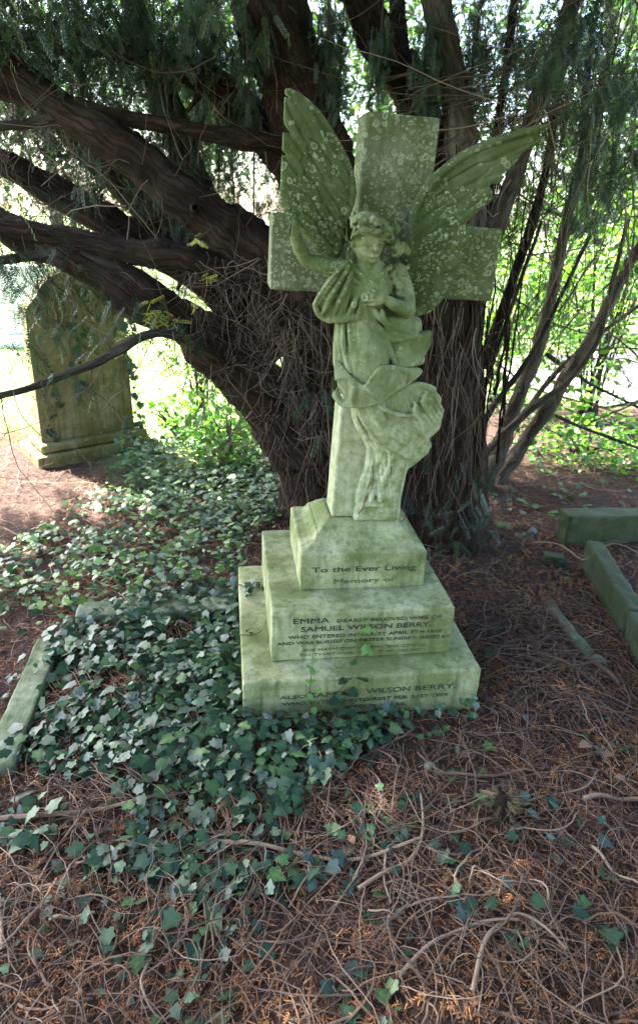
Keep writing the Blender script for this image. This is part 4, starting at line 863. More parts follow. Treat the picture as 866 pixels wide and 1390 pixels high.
# roof of foliage over the grave, mostly above the frame
def roof(n, z0, z1, cx, cy, rx, ry):
    m = n//9; t = R.uniform(0, 2*math.pi, m); rr_ = np.sqrt(R.uniform(0, 1, m)); C_ = np.stack([cx+rx*rr_*np.cos(t), cy+ry*rr_*np.sin(t), R.uniform(z0, z1, m)], -1)
    C_[:, 2] += np.clip(C_[:, 1]-3.2, 0, 9)*.33; return C_[R.integers(0, m, n)]+R.normal(size=(n, 3))*[.22, .22, .10]
BT, BF = spray_tpl(.26, 7, .07, .018)
def big_sprays(P, mbq):
    n = len(P); a = R.uniform(0, 2*math.pi, n); d = np.stack([np.cos(a), np.sin(a), -.45*R.uniform(0, 2, n)], -1); up = np.stack([R.normal(size=n)*.4, R.normal(size=n)*.4, np.ones(n)], -1)
    mbq.inst(BT, BF, P, rots(d, up), R.uniform(.7, 1.3, n), R.uniform(0, 1, n))
rf = MB(); big_sprays(roof(ROOF_N, 3.5, 4.5, -1.2, 3.6, 3.6, 2.7), rf)
big_sprays(roof(2600, 3.4, 4.2, .6, 2.6, 1.7, 1.3), rf)
big_sprays(roof(3600, 3.1, 3.9, 2.2, .9, 1.6, 2.4), rf)  # unseen overhang added at the right so light comes mostly from the left
big_sprays(roof(3600, 2.9, 3.8, .7, -.9, 2.0, 2.0), rf)  # unseen foliage added above and behind the viewpoint to block frontal sky light
fol.build('foliage', M['yew_leaf'], yew); rf.build('foliage', M['yew_leaf'], yew)
# yellowed shoots hanging below the limb
ys = MB()
for x, y in ((205, 408), (203, 425), (215, 430), (232, 435), (240, 438), (170, 456), (262, 405), (268, 415), (282, 378), (205, 436), (222, 428), (266, 325), (160, 483)):
    c = at(x, y, 2.78); n = 6; a = R.uniform(0, 6.28, n); ys.inst(ST, SF, np.repeat(c[None], n, 0)+R.normal(size=(n, 3))*.008, rots(np.stack([np.cos(a), np.sin(a)*.5, R.uniform(-.9, .4, n)], -1), R.normal(size=(n, 3))), R.uniform(.22, .4, n), R.uniform(0, 1, n))
ys.build('yellowed_shoots', M['yellow'], yew)
# hanging dead twigs: thin curling strands below the limbs and over the trunk
def strand(p0, L, dirn, w, r0, sides=3, n=8, rn=None):
    p = [np.array(p0, float)]; d = np.array(dirn, float); d /= np.linalg.norm(d)
    for _ in range(n-1):
        d = d+R.normal(size=3)*w; d /= np.linalg.norm(d); p.append(p[-1]+d*L/(n-1))
    tw.tube(p, np.linspace(r0, r0*.35, n), sides, R.uniform(0, 1) if rn is None else rn)
allp = np.vstack([p for p, r in LP]); allr = np.concatenate([r for p, r in LP])
ok = (allp[:, 2] > .3) & (allp[:, 2] < 3.2); allp = allp[ok]; allr = allr[ok]
for k in range(950):
    i = R.integers(len(allp)); c = allp[i]+R.normal(size=3)*allr[i]*.7; left = c[0] < .1
    d = (R.normal()*.5, R.normal()*.4-.1, R.choice([-1.2, -1., .7], p=[.45, .3, .25])); strand(c, R.uniform(.15, .6), d, .28, R.uniform(.0012, .0034))
for k in range(420):
    x = R.uniform(250, 440); y = R.uniform(340, 600); c = at(x, y, R.uniform(2.75, 3.05)); strand(c, R.uniform(.12, .45), (R.normal()*.7, -.05+R.normal()*.2, -.8+R.normal()*.5), .30, R.uniform(.001, .0026), n=8, rn=R.uniform(.2, 1))
for k in range(520):                                 # strings over the trunk face
    x = R.uniform(375, 655); y = R.uniform(400, 640); c = at(x, y, R.uniform(2.88, 3.1)); strand(c, R.uniform(.2, .6), (R.normal()*.12, -.03, -1), .12, R.uniform(.0012, .003), n=9)
for k in range(170):                                 # fine branching on the right and top
    c = at(R.uniform(620, 880), R.uniform(-20, 420), R.uniform(3.1, 4.2)); strand(c, R.uniform(.4, 1.1), (R.normal()*.5-.2, R.normal()*.3, -1.1), .14, R.uniform(.0015, .005), n=9)
for k in range(60):
    c = at(R.uniform(640, 900), R.uniform(60, 160), R.uniform(3., 3.6)); strand(c, R.uniform(.5, 1.0), (-1, R.normal()*.2, -.35+R.normal()*.2), .10, R.uniform(.0015, .004), n=9)
for k in range(120):
    c = at(R.uniform(-20, 360), R.uniform(0, 380), R.uniform(3., 4.)); strand(c, R.uniform(.3, .8), (R.normal(), R.normal()*.3, R.normal()*.7), .16, R.uniform(.0012, .004), n=9)
t_ = tw.build('hanging_twigs', M['dark_twig'], yew); t_['kind'] = 'stuff'

# ------------------------------------------------------------------ pale stemmed shrub at the right
shr = empty('shrub', (1.2, 4.1, 0), 0, 'loose shrub of several long pale leaning stems right of the yew trunk', 'shrub')
stems = [[(652, 668, 3.85, .055), (690, 575, 3.9, .044), (725, 480, 3.9, .04), (746, 390, 3.9, .033), (765, 300, 3.9, .030), (786, 225, 3.9, .024), (792, 150, 3.9, .02), (800, 60, 3.9, .015)],
         [(668, 660, 3.95, .05), (718, 592, 4, .043), (765, 525, 4, .038), (800, 462, 4, .036), (835, 400, 4, .033), (870, 335, 4, .028), (930, 240, 4, .02)],
         [(643, 630, 3.7, .03), (718, 556, 3.7, .021), (772, 519, 3.7, .019), (812, 461, 3.7, .016), (832, 380, 3.7, .012), (850, 300, 3.7, .01)],
         [(632, 610, 3.6, .025), (680, 535, 3.6, .016), (722, 480, 3.6, .014), (762, 400, 3.6, .012), (800, 320, 3.6, .009)],
         [(634, 600, 3.5, .02), (665, 500, 3.5, .013), (700, 400, 3.5, .011), (735, 300, 3.5, .009)],
         [(690, 590, 3.95, .02), (760, 500, 4.05, .016), (830, 440, 4.1, .012), (890, 400, 4.1, .01)],
         [(745, 560, 4.1, .014), (800, 585, 4.1, .010), (870, 610, 4.1, .008)], [(740, 480, 4.2, .014), (800, 520, 4.2, .01), (880, 560, 4.2, .008)]]
for k, P in enumerate(stems): branch(P, 'pale_bark' if k < 3 or k == 5 else 'grey_bark', 'stem', shr, 200+k, .05, 14)

LT = np.array([(0, 0, 0), (.30, .30, .05), (.26, .66, .04), (0, 1, -.06), (-.26, .66, .04), (-.30, .30, .05), (0, .5, -.03)]); LF = np.array([(0, 1, 6), (1, 2, 6), (2, 3, 6), (3, 4, 6), (4, 5, 6), (5, 0, 6)])
DT = np.array([(0, 0, 0), (.27, .45, .08), (0, 1, -.05), (-.27, .45, .08)]); DF = np.array([(0, 1, 2), (0, 2, 3)])
def leaves(b, P, size, tpl=(DT, DF), q=R, rn=(0, 1), flat_=.6):
    n = len(P); a = q.uniform(0, 2*math.pi, n); d = np.stack([np.cos(a), np.sin(a), q.normal(size=n)*.5-.3], -1)
    up = np.stack([q.normal(size=n)*flat_, q.normal(size=n)*flat_, np.ones(n)], -1); b.inst(tpl[0], tpl[1], P, rots(d, up), size*q.uniform(.6, 1.35, n), q.uniform(*rn, n))
def clumps(c, r, m, n, s):
    d = R.normal(size=(m, 3)); d /= np.linalg.norm(d, axis=1)[:, None]; C_ = np.array(c)+d*np.array(r)*R.uniform(.35, 1.05, m)[:, None]
    return C_[R.integers(0, m, n)]+R.normal(size=(n, 3))*s
b = MB()
sp = [at(R.uniform(650, 900), R.uniform(150, 640), R.uniform(3.9, 4.8)) for _ in range(55)]
P = np.array(sp)[R.integers(0, 55, 1500)]+R.normal(size=(1500, 3))*.13; leaves(b, P[P[:, 2] > .15], .055, (LT, LF))
b.build('foliage', M['broad'], shr)
# thin twigs of the shrub
b = MB()
for k in range(90):
    c = at(R.uniform(660, 900), R.uniform(150, 620), R.uniform(3.8, 4.6)); L_ = R.uniform(.3, .9); d = np.array([R.normal()*.7+.3, R.normal()*.3, R.uniform(-.5, 1)]); d /= np.linalg.norm(d)
    t = np.linspace(0, 1, 6)[:, None]; b.tube(c+d*t*L_+np.cumsum(R.normal(size=(6, 3))*.015, 0), np.linspace(.006, .002, 6)*R.uniform(.5, 1.3), 4, R.uniform(0, .6))
b.build('twigs', M['dark_twig'], shr)['kind'] = 'stuff'

# ------------------------------------------------------------------ trees and bushes beyond
def bg_tree(x, y, h, r, label, zc, zr, nleaf=5000, size=.09, trunk=.14, mat='far_leaf', bark='grey_bark', name='broadleaf_tree', lean=0., group='trees beyond the yew'):
    z0 = G(x, y); t = empty(name, (x, y, z0), 0, label, 'tree', group)
    b = MB(); p = catmull([(x, y, z0-.1), (x+lean*.3, y, z0+h*.3), (x+lean, y+.1, z0+h*.6), (x+lean*1.1, y, z0+h*.95)], 6); b.tube(p, np.linspace(trunk, trunk*.25, len(p)), 12, .5, .1, int(x*10) % 97); b.build('trunk', M[bark], t, smooth=True)
    lb = MB()
    for k in range(9):
        i = R.integers(5, len(p)-2); a = R.uniform(0, 6.28); e = p[i]+np.array([math.cos(a)*r*.8, math.sin(a)*r*.8, R.uniform(.1, 1.)*zr]); m_ = (p[i]+e)/2+R.normal(size=3)*.15
        lb.tube(catmull([p[i], m_, e], 5), np.linspace(trunk*.35, .012, 11), 7, .5)
    lb.build('limbs', M[bark], t, smooth=True)
    f_ = MB(); leaves(f_, clumps((x+lean, y, z0+zc), (r, r, zr), 70, nleaf, .05+r*.13), size); f_.build('crown', M[mat], t); return t
BG = [(-6.2, 15.5, 8., 2.5, 'slender background tree with airy crown beyond the lawn, behind the left branches', 4.3, 3.0, 4200, .17, .16),
      (-2.6, 14.5, 7.5, 2.0, 'darker leafy tree across the lawn, seen through the left limbs of the yew', 4.0, 2.6, 4600, .15, .15),
      (-.2, 13.5, 7.5, 1.8, 'leafy tree far behind the raised left wing', 3.9, 2.8, 3600, .15, .14),
      (1.6, 12.0, 8.0, 1.6, 'tall thin tree standing beyond the top of the cross', 4.2, 2.6, 3000, .14, .14),
      (3.9, 10.8, 7.0, 1.7, 'airy tree behind the outstretched right wing tip', 4.0, 2.4, 3600, .12, .13),
      (6.6, 11.5, 7.5, 2.2, 'broad green tree beyond the gravel at the right edge', 3.7, 2.8, 5000, .13, .17),
      (-10.5, 19, 9, 3.2, 'large rounded tree far off across the lawn on the left', 4.6, 3.4, 4600, .22, .25),
      (-4.3, 21, 10., 3.2, 'far tree with high crown behind the old headstone', 5.6, 3.4, 4200, .22, .25),
      (1.2, 19.5, 9., 3.0, 'far tree filling the gap behind the yew trunk', 4.7, 3.4, 3600, .2, .22), (7.0, 18., 9., 3.0, 'far tree at the right behind the shrub stems', 4.4, 3.4, 4200, .2, .22), (13, 22, 10, 3.8, 'distant tree at the far right behind the leafy bushes', 4.8, 4.2, 3600, .26, .28)]
for t in BG: bg_tree(*t)
for t in [(-2.6, -5.2, 6.5, 2.2, 'unseen leafy tree added left of the viewpoint to block front light', 3.0, 2.7, 3600, .2, .16), (2.6, -4.2, 6., 2.2, 'unseen leafy tree added right of the viewpoint to block front light', 2.9, 2.6, 4200, .2, .16), (.2, -5.2, 6.5, 2.2, 'unseen leafy tree added behind the viewpoint to block front light', 3.0, 2.7, 3600, .2, .16),
          (5.2, -1., 6.5, 2.1, 'unseen leafy tree added right of the grave to block front light', 2.9, 2.7, 4200, .2, .16)]: bg_tree(*t, group='unseen trees added to block front light')  # added out of view to cut sky light from the camera side
def bush(x, y, r, h, label, n, size, mat='broad', tpl=(DT, DF), stems_=9, name='bush', zlow=0.):
    z0 = G(x, y); t = empty(name, (x, y, z0), 0, label, 'bush', 'leafy bushes around the grave'); b = MB()
    for k in range(stems_):
        a = R.uniform(0, 6.28); e = np.array([x+math.cos(a)*r*R.uniform(.3, .9), y+math.sin(a)*r*R.uniform(.3, .9), z0+h*R.uniform(.6, 1.)]); b.tube(catmull([(x+R.normal()*.05, y+R.normal()*.05, z0-.03), ((x+e[0])/2, (y+e[1])/2, z0+h*.5), e], 5), np.linspace(.012, .003, 11), 5, .5)
    b.build('stems', M['grey_bark'], t, smooth=True); f_ = MB(); P = clumps((x, y, z0+h*.55), (r, r, h*.5), 40, n, .06+r*.1); P = P[P[:, 2] > z0+.02+zlow]
    leaves(f_, P, size, tpl); f_.build('foliage', M[mat], t); return t
bush(2.35, 5.55, .65, 2.2, 'bright green twiggy bush behind the pale shrub stems', 2300, .065, stems_=14)
bush(3.3, 6.1, .8, 2.4, 'green bush at the right frame edge above the pale gravel', 2300, .07, stems_=14)
bush(1.65, 6.0, .55, 1.5, 'small leafy bush just right of the yew trunk', 1500, .06)
bush(4.3, 8.3, 1.2, 2.6, 'wide bush beyond the gravel at the far right', 3000, .09)
bush(2.6, 8.6, 1.1, 2.2, 'rounded bush on the far side of the pale gravel', 2600, .09)
bush(-.62, 4.15, .32, .42, 'low sunlit leafy plant beneath the leaning yew limb', 700, .055, 'herb', (LT, LF), name='leafy_plant')
bush(-.30, 4.45, .35, .55, 'taller sunlit sprig of green leaves beside the yew trunk', 600, .05, 'herb', (LT, LF), name='leafy_plant')
bush(-1.05, 4.55, .30, .30, 'low bright green plant at the foot of the old headstone', 420, .05, 'herb', (LT, LF), name='leafy_plant')
bush(-.95, 4.9, .25, .9, 'ragged ivy-like bush on the right edge of the old headstone', 420, .05, 'broad', (LT, LF))
bush(2.0, 4.55, .5, .28, 'low green undergrowth plant under the shrub at the right', 600, .05, 'herb', (LT, LF), name='leafy_plant')
bush(2.65, 4.4, .4, .25, 'low green undergrowth plant at the right frame edge', 450, .05, 'herb', (LT, LF), name='leafy_plant')
# ------------------------------------------------------------------ ivy
def ivy_tpl():
    """five-lobed ivy leaf, folded along its midrib, stalk at the origin, tip along +y"""
    o_ = [(0, .0), (.15, -.10), (.33, -.09), (.42, .06), (.36, .20), (.50, .36), (.44, .47), (.31, .55), (.18, .78), (0, 1.0)]
    V = [(0, 0, 0), (0, .25, .0), (0, .5, -.01), (0, 1., -.12)]; F = []
    for s_ in (1, -1):
        st = len(V)
        for x, y in o_[1:-1]: V.append((s_*x, y, .10*x-.18*max(y-.5, 0)-.10*x*x*4*(.5)))
        ids = [0]+list(range(st, st+8))+[3]
        mid = [0, 0, 0, 1, 1, 1, 2, 2, 2, 3]
        for k in range(9):
            a, b_ = ids[k], ids[k+1]; m0, m1 = mid[k], mid[k+1]
            tri = [a, b_, m0 if k else 1]
            if len({*tri}) == 3: F.append(tri if s_ > 0 else tri[::-1])
            if m0 != m1 and k: 
                tri = [b_, m1, m0]
                if len({*tri}) == 3: F.append(tri if s_ > 0 else tri[::-1])
    return np.array(V), np.array(F)
IT, IF = ivy_tpl()
def ivy(b, P, size, q=R, tilt=.38, rn=(0, 1), face=None):
    n = len(P); a = q.uniform(0, 2*math.pi, n); d = np.stack([np.cos(a), np.sin(a), q.normal(size=n)*.25-.15], -1)
    up = np.stack([q.normal(size=n)*tilt, q.normal(size=n)*tilt-.12, np.ones(n)], -1)
    if face is not None: up = up*.35+np.array(face); d[:, 2] = -1.2
    roff = np.zeros(len(IT)); roff[:4] = .16; r1 = rots(d, up); sz = size*q.uniform(.5, 1.3, n)*q.choice([1., 1., .7], n); rv = q.uniform(*rn, n); h_ = n//2
    b.inst(IT, IF, P[:h_], r1[:h_], sz[:h_], rv[:h_], roff); I2 = IT*np.array([.82, 1., 1.]); I2 = I2-np.array([0, 0, 1.])*(.35*I2[:, :1]**2+.12*np.maximum(I2[:, 1:2]-.4, 0)); b.inst(I2, IF, P[h_:], r1[h_:], sz[h_:], rv[h_:], roff)
MX0, MX1, MY0, MY1 = -.012, .824, -.004, .777
def outside_monument(P, m=0.):
    q = P-A0; u = q@EX; v = q@EY; return ~((u > MX0-m) & (u < MX1+m) & (v > MY0-m) & (v < MY1+m))
def scatter(poly, dens, edge=.0, seed=0):
    """poly in photo pixels, taken once to the ground"""
    W = np.array([gnd(x, y)[:2] for x, y in poly]); lo = W.min(0); hi = W.max(0); n = int((hi-lo).prod()*dens)
    P = R.uniform(0, 1, (n, 2))*(hi-lo)+lo; ok_ = inpoly(P[:, 0], P[:, 1], W)
    k = vnoise(P[:, 0], P[:, 1], 5.5, seed+30)*.6+vnoise(P[:, 0], P[:, 1], 13, seed+31)*.4; ok_ &= R.uniform(0, 1, n) < np.clip((k-edge)*4, 0, 1)
    P = P[ok_]; return np.column_stack([P, gz(P[:, 0], P[:, 1])])
iv = MB(); vine = MB()
def patch(poly, dens, edge, size, h, seed, rn=(0, .85), mb=iv):
    P = scatter(poly, dens, edge, seed); P = P[outside_monument(P)]; P[:, 2] += R.uniform(.006, h, len(P))*(.4+.9*vnoise(P[:, 0], P[:, 1], 4, seed+9)); ivy(mb, P, size, rn=rn); return P
D1 = patch([(60, 880), (110, 845), (200, 822), (322, 800), (335, 985), (420, 992), (500, 985), (540, 1000), (500, 1040), (440, 1070), (400, 1110), (330, 1105), (250, 1075), (170, 1060), (60, 1060), (10, 1030), (70, 960)], 3900, .13, .040, .085, 1, (0, .78))
patch([(322, 800), (335, 990), (650, 965), (640, 985), (560, 1000), (420, 1040), (300, 1040), (230, 900)], 1700, .2, .038, .10, 12, (0, .75))
patch([(-40, 1000), (40, 900), (90, 855), (110, 900), (60, 1010), (10, 1060)], 700, .4, .036, .09, 14, (0, .8))
patch([(-60, 1000), (60, 1040), (200, 1060), (420, 1100), (520, 1060), (560, 1120), (480, 1180), (380, 1220), (260, 1220), (100, 1180), (-60, 1120)], 2300, .37, .040, .05, 2, (0, .75))
patch([(-60, 1100), (560, 1110), (560, 1400), (-60, 1400)], 700, .46, .036, .035, 3, (0, .8))
patch([(540, 990), (900, 930), (900, 1400), (540, 1400)], 130, .47, .040, .03, 4, (.1, .8))
patch([(-80, 790), (20, 740), (110, 690), (190, 620), (300, 590), (390, 610), (400, 700), (345, 730), (322, 800), (190, 822), (80, 852), (-60, 900)], 2000, .26, .036, .12, 5, (.3, 1.1))
patch([(140, 640), (230, 585), (390, 600), (395, 690), (250, 720)], 1100, .25, .04, .22, 6, (.4, 1.))
patch([(160, 640), (120, 600), (200, 590), (230, 620)], 500, .2, .045, .08, 7, (.2, .8))
patch([(640, 660), (880, 610), (880, 690), (660, 740)], 170, .4, .05, .03, 8, (.3, .8))
patch([(690, 600), (900, 560), (900, 640), (700, 650)], 500, .35, .05, .12, 9, (.5, 1.))
for x, y, n in ((685, 1112, 3), (745, 1150, 4), (790, 1128, 3), (700, 1235, 4), (622, 1232, 4), (600, 1180, 2), (655, 1105, 2), (690, 1140, 3), (775, 770, 5), (800, 1012, 4), (835, 1015, 3), (665, 845, 3), (630, 1010, 2), (586, 1000, 3), (495, 1130, 5), (520, 1125, 5), (545, 1145, 4),
                (540, 1215, 3), (690, 1085, 2), (720, 1100, 2), (640, 1250, 3), (765, 1110, 3), (800, 1180, 3), (830, 1290, 4), (760, 1245, 3), (690, 1285, 4), (575, 1100, 2), (280, 1190, 4), (330, 1250, 4), (320, 1270, 4), (140, 1270, 4), (210, 1250, 3), (340, 1180, 3), (660, 885, 2), (705, 690, 2), (750, 700, 3), (700, 715, 3)):
    c = gnd(x, y); P = c+R.normal(size=(n, 3))*[.028, .028, 0]; P[:, 2] = gz(P[:, 0], P[:, 1])+R.uniform(.012, .04, n); ivy(iv, P, .040, rn=(.05, .75))
o = iv.build('ivy_ground_cover', M['ivy']); o['kind'] = 'stuff'; o['label'] = 'dark blue-green ivy carpet over the grave left of the steps'; o['category'] = 'ivy'
# runners below the leaves
for k in range(190):
    i = R.integers(len(D1)); a = R.uniform(0, 6.28); n = 9; L_ = R.uniform(.2, .6); th_ = a+np.cumsum(R.normal(size=n)*.25)
    xy = D1[i, :2]+np.cumsum(np.stack([np.cos(th_), np.sin(th_)], -1)*L_/n, 0); P = np.column_stack([xy, gz(xy[:, 0], xy[:, 1])+.012]); 
    if outside_monument(P, .01).all(): vine.tube(P, np.linspace(.0028, .0015, n), 5, R.uniform(.2, .8))
o = vine.build('ivy_runners', M['twig'], smooth=True); o['kind'] = 'stuff'; o['label'] = 'brown ivy runners creeping under the leaves'; o['category'] = 'ivy stems'

# ivy clinging to the stones: each sprig a thing of its own
def sprig(name, label, stem, nleaf, size, mat, face, cat='ivy sprig', sr=.0018, seed=0, rn=(0, .7)):
    q = np.random.default_rng(seed); stem = catmull(stem, 5); e = empty(name, stem[0], 0, label, cat, 'ivy growing on the stones')
    b = MB(); b.tube(stem, np.linspace(sr*1.4, sr*.7, len(stem)), 5, .4); b.build('stem', M['twig'], e, smooth=True)
    i = q.integers(0, len(stem), nleaf); f_ = np.array(face, float); P = stem[i]+q.normal(size=(nleaf, 3))*size*.45; P = P-np.outer(np.minimum((P-stem[i])@f_, 0), f_)+f_*.008
    b = MB(); ivy(b, P, size, q, rn=rn, face=f_); b.build('leaves', M[mat], e); return e
fn = -EY
mp = lambda x, y, v, o_=.006: (lambda q: mono(q[0], v-o_, q[1]))(uv(x, y, v))
sprig('ivy_sprig', 'small bright green ivy sprig dangling over the word WILSON on the middle step', [mp(498, 876, .10), mp(500, 862, .10), mp(497, 846, .10), mp(494, 836, .10)], 9, .030, 'ivy_young', fn, seed=3)
sprig('ivy_sprig', 'ivy strand climbing the lower step front left of SAMUEL', [mp(424, 975, 0), mp(420, 945, 0), mp(422, 918, 0), mp(424, 900, 0)], 12, .026, 'ivy_young', fn, seed=4, rn=(0, .5))
sprig('ivy_sprig', 'dark ivy spray covering the middle letters of SAMUEL on the lower step', [mp(470, 978, 0), mp(466, 955, 0), mp(462, 935, 0), mp(478, 915, 0), mp(487, 893, 0)], 12, .042, 'ivy', fn, seed=5)
sprig('ivy_sprig', 'broad blue-green ivy leaves below the last lines of the lower step', [mp(500, 985, 0), mp(512, 968, 0), mp(530, 962, 0), mp(556, 968, 0), mp(585, 962, 0)], 15, .045, 'ivy', fn, seed=6)
sprig('ivy_sprig', 'ivy leaves fringing the bottom left corner of the lower step front', [mp(345, 985, 0), mp(365, 970, 0), mp(395, 972, 0), mp(425, 970, 0), mp(455, 968, 0)], 26, .042, 'ivy', fn, seed=7)
lf = lambda u, v, z: mono(u, v, z)
sprig('ivy_sprig', 'thin dry-leaved ivy twig lying across the left ledge of the lower step', [lf(-.02, .26, .166), lf(.03, .25, .168), lf(.07, .27, .175), lf(.085, .29, .21)], 6, .025, 'ivy', (0, 0, 1), seed=8)
sprig('ivy_sprig', 'ivy tangle spilling over the back left ledge of the lower step', [lf(-.03, .62, .166), lf(.02, .58, .17), lf(.06, .60, .172), lf(.03, .5, .17)], 20, .032, 'ivy', (0, 0, 1), seed=9)
gpt = lambda x, z, y=.095: np.array(ga)+np.array([math.cos(GY)*x-math.sin(GY)*y, math.sin(GY)*x+math.cos(GY)*y, z])
gf = (math.sin(GY), -math.cos(GY), 0)
sprig('ivy_sprig', 'loose ivy climbing the lower left face of the old headstone', [gpt(.18, .12), gpt(.17, .3), gpt(.22, .45), gpt(.19, .55)], 16, .05, 'ivy', gf, seed=10)
sprig('ivy_sprig', 'ivy climbing the right edge of the old headstone', [gpt(.74, .05, .08), gpt(.74, .4, .09), gpt(.72, .7, .1), gpt(.74, 1.0, .1)], 60, .05, 'ivy', gf, seed=11)
sprig('ivy_sprig', 'ivy hanging from the middle of the old headstone', [gpt(.35, .95), gpt(.37, .8), gpt(.34, .65), gpt(.38, .52)], 24, .045, 'ivy', gf, seed=12)
# dead stem twined round the foot of the angel
b = MB()
for P in ([(486, 698, .03), (492, 690, .04), (497, 676, .045), (504, 664, .05), (507, 650, .052), (505, 632, .06)], [(537, 686, .03), (546, 692, .02), (550, 702, .03), (545, 708, .04)]):
    b.tube(catmull(np.array([A0+(lambda l: EX*l[0]+EY*l[1]+np.array([0, 0, l[2]]))(to_local(S(*p))) for p in P]), 5), .0018, 5, .2)
tag(b.build('dead_ivy_stem', M['twig'], smooth=True), 'thin dead brown stem twined around the feet of the angel', 'dead stem')

# ------------------------------------------------------------------ litter
def litter_area(n, x0, x1, y0, y1):
    P = np.column_stack([R.uniform(x0, x1, n), R.uniform(y0, y1, n)]); P = np.column_stack([P, gz(P[:, 0], P[:, 1])]); return P[outside_monument(P, .004)]
NT = np.array([(-.5, 0, 0), (.5, 0, 0), (.25, 1, .25), (-.25, 1, .25)])*[.16, 1, 1]; NF = np.array([(0, 1, 2, 3)])
b = MB()
for n, a in ((70000, (-1.6, 1.6, .65, 2.6)), (52000, (-3.0, 3.0, 2.3, 5.0))):
    P = litter_area(n, *a); k = vnoise(P[:, 0], P[:, 1], 5, 77); m = R.uniform(0, 1, len(P)) < .35+.9*k; P = P[m]; k = k[m]; n = len(P)
    P[:, 2] += R.uniform(.001, .012, n); aa = R.uniform(0, 6.28, n); d = np.stack([np.cos(aa), np.sin(aa), R.normal(size=n)*.22], -1); up = np.stack([R.normal(size=n)*.4, R.normal(size=n)*.4, np.ones(n)], -1)
    b.inst(NT, NF, P, rots(d, up), R.uniform(.008, .024, n), np.clip(R.uniform(0, .85, n)+(vnoise(P[:, 0], P[:, 1], 9, 78)-.5)*.7, 0, 1))
# scaly brown flakes: short fern-like fragments of dead spray
FT, FF = spray_tpl(.06, 7, .010, .0022)
P = litter_area(9000, -1.5, 2.0, .7, 3.8); P = P[vnoise(P[:, 0], P[:, 1], 4, 79) > .42]; n = len(P); P[:, 2] += .010+R.uniform(0, .008, n); aa = R.uniform(0, 6.28, n)
b.inst(FT, FF, P, rots(np.stack([np.cos(aa), np.sin(aa), R.normal(size=n)*.15], -1), np.stack([R.normal(size=n)*.3, R.normal(size=n)*.3, np.ones(n)], -1)), R.uniform(.5, 1., n), R.uniform(.45, 1, n))
o = b.build('needle_litter', M['needle']); tag(o, 'carpet of rusty brown yew needles and dead sprays on the ground', 'leaf litter', kind='stuff')
def curly(b, xy, L_, r, bend, rnd_, z0=.008, n=9, arch=.02):
    a = R.uniform(0, 6.28)+np.cumsum(np.full(n, bend)+R.normal(size=n)*.22); P = xy+np.cumsum(np.stack([np.cos(a), np.sin(a)], -1)*L_/n, 0)
    P = np.column_stack([P, gz(P[:, 0], P[:, 1])+z0+arch*np.sin(np.linspace(0, math.pi, n))]); 
    if outside_monument(P, .006).all(): b.tube(P, np.linspace(r, r*.5, n), 4 if r < .004 else 7, rnd_)
b = MB()
for k in range(7200):
    near = k < 5000; xy = np.array([R.uniform(-1.3, 1.45), R.uniform(.7, 2.5)] if near else [R.uniform(-2.2, 2.4), R.uniform(2.3, 4.4)])
    if near and xy[0] < .1 and xy[1] > 1.5 and R.uniform() < .75: continue
    if vnoise(xy[:1], xy[1:], 2.6, 90)[0] < .25 and R.uniform() < .6: continue
    curly(b, xy, R.uniform(.08, .55)*R.uniform(.5, 1), R.uniform(.0007, .0018)*R.choice([.8, 1, 1, 1, 1.9]), R.normal()*.13, R.beta(2, 2.2), R.uniform(.003, .022), 9, R.uniform(0, .035))
o = b.build('twig_litter', M['twig'], smooth=True); tag(o, 'tangle of thin curling dry brown twigs over the ground', 'twigs', kind='stuff')
# the larger fallen twigs one can tell apart
def fallen(label, pts, r0, rn=.6, side=None, z=.02):
    P = catmull(np.array([gnd(x, y) for x, y in pts]), 6); P[:, 2] = gz(P[:, 0], P[:, 1])+z+.008*np.sin(np.linspace(0, 9, len(P))); e = empty('fallen_twig', P[0], 0, label, 'fallen twig', 'larger fallen twigs on the litter')
    b = MB(); b.tube(P, np.linspace(r0, r0*.55, len(P)), 8, rn, .08, int(r0*1e5)); b.build('shaft', M['twig'], e, smooth=True)
    if side:
        S_ = catmull(np.array([gnd(x, y) for x, y in side]), 6); S_[:, 2] = gz(S_[:, 0], S_[:, 1])+z+.004; b = MB(); b.tube(S_, np.linspace(r0*.6, r0*.3, len(S_)), 6, rn); b.build('side_shoot', M['twig'], e, smooth=True)
fallen('thick pinkish twig lying level below the ivy, reaching the left frame edge', [(-20, 1118), (60, 1116), (130, 1108), (180, 1100), (240, 1085)], .0075, .6, [(120, 1110), (80, 1160), (50, 1215)])
fallen('long smooth pale twig lying under the lower step, ending near the middle', [(288, 1147), (350, 1150), (410, 1158), (480, 1165), (540, 1157), (568, 1148)], .0065, .85)
fallen('short thick pale twig slanting below the long smooth one', [(486, 1208), (520, 1190), (555, 1172), (572, 1140), (570, 1085)], .006, .75, [(523, 1165), (521, 1200), (530, 1233)])
fallen('stout twig slanting up through the ivy at the left', [(112, 1040), (140, 1030), (178, 1003)], .0075, .6, [(178, 1050), (188, 1020), (196, 998)])
fallen('pale straight twig at the bottom left corner standing almost upright in the photo', [(6, 1300), (4, 1260), (3, 1225)], .006, .9)
fallen('small pale twig lying level left of the bottom middle', [(70, 1258), (100, 1252), (130, 1247)], .0045, .9)
fallen('curved reddish twig right of the middle, sweeping down then up', [(590, 1055), (650, 1057), (700, 1050), (720, 1052)], .0055, .5)
fallen('long curved twig arching across the right of the litter', [(650, 1080), (700, 1096), (740, 1085), (790, 1080), (808, 1055)], .0042, .7)
fallen('pale twig lying level at the right frame edge', [(788, 1095), (820, 1091), (850, 1093), (890, 1096)], .007, .7)
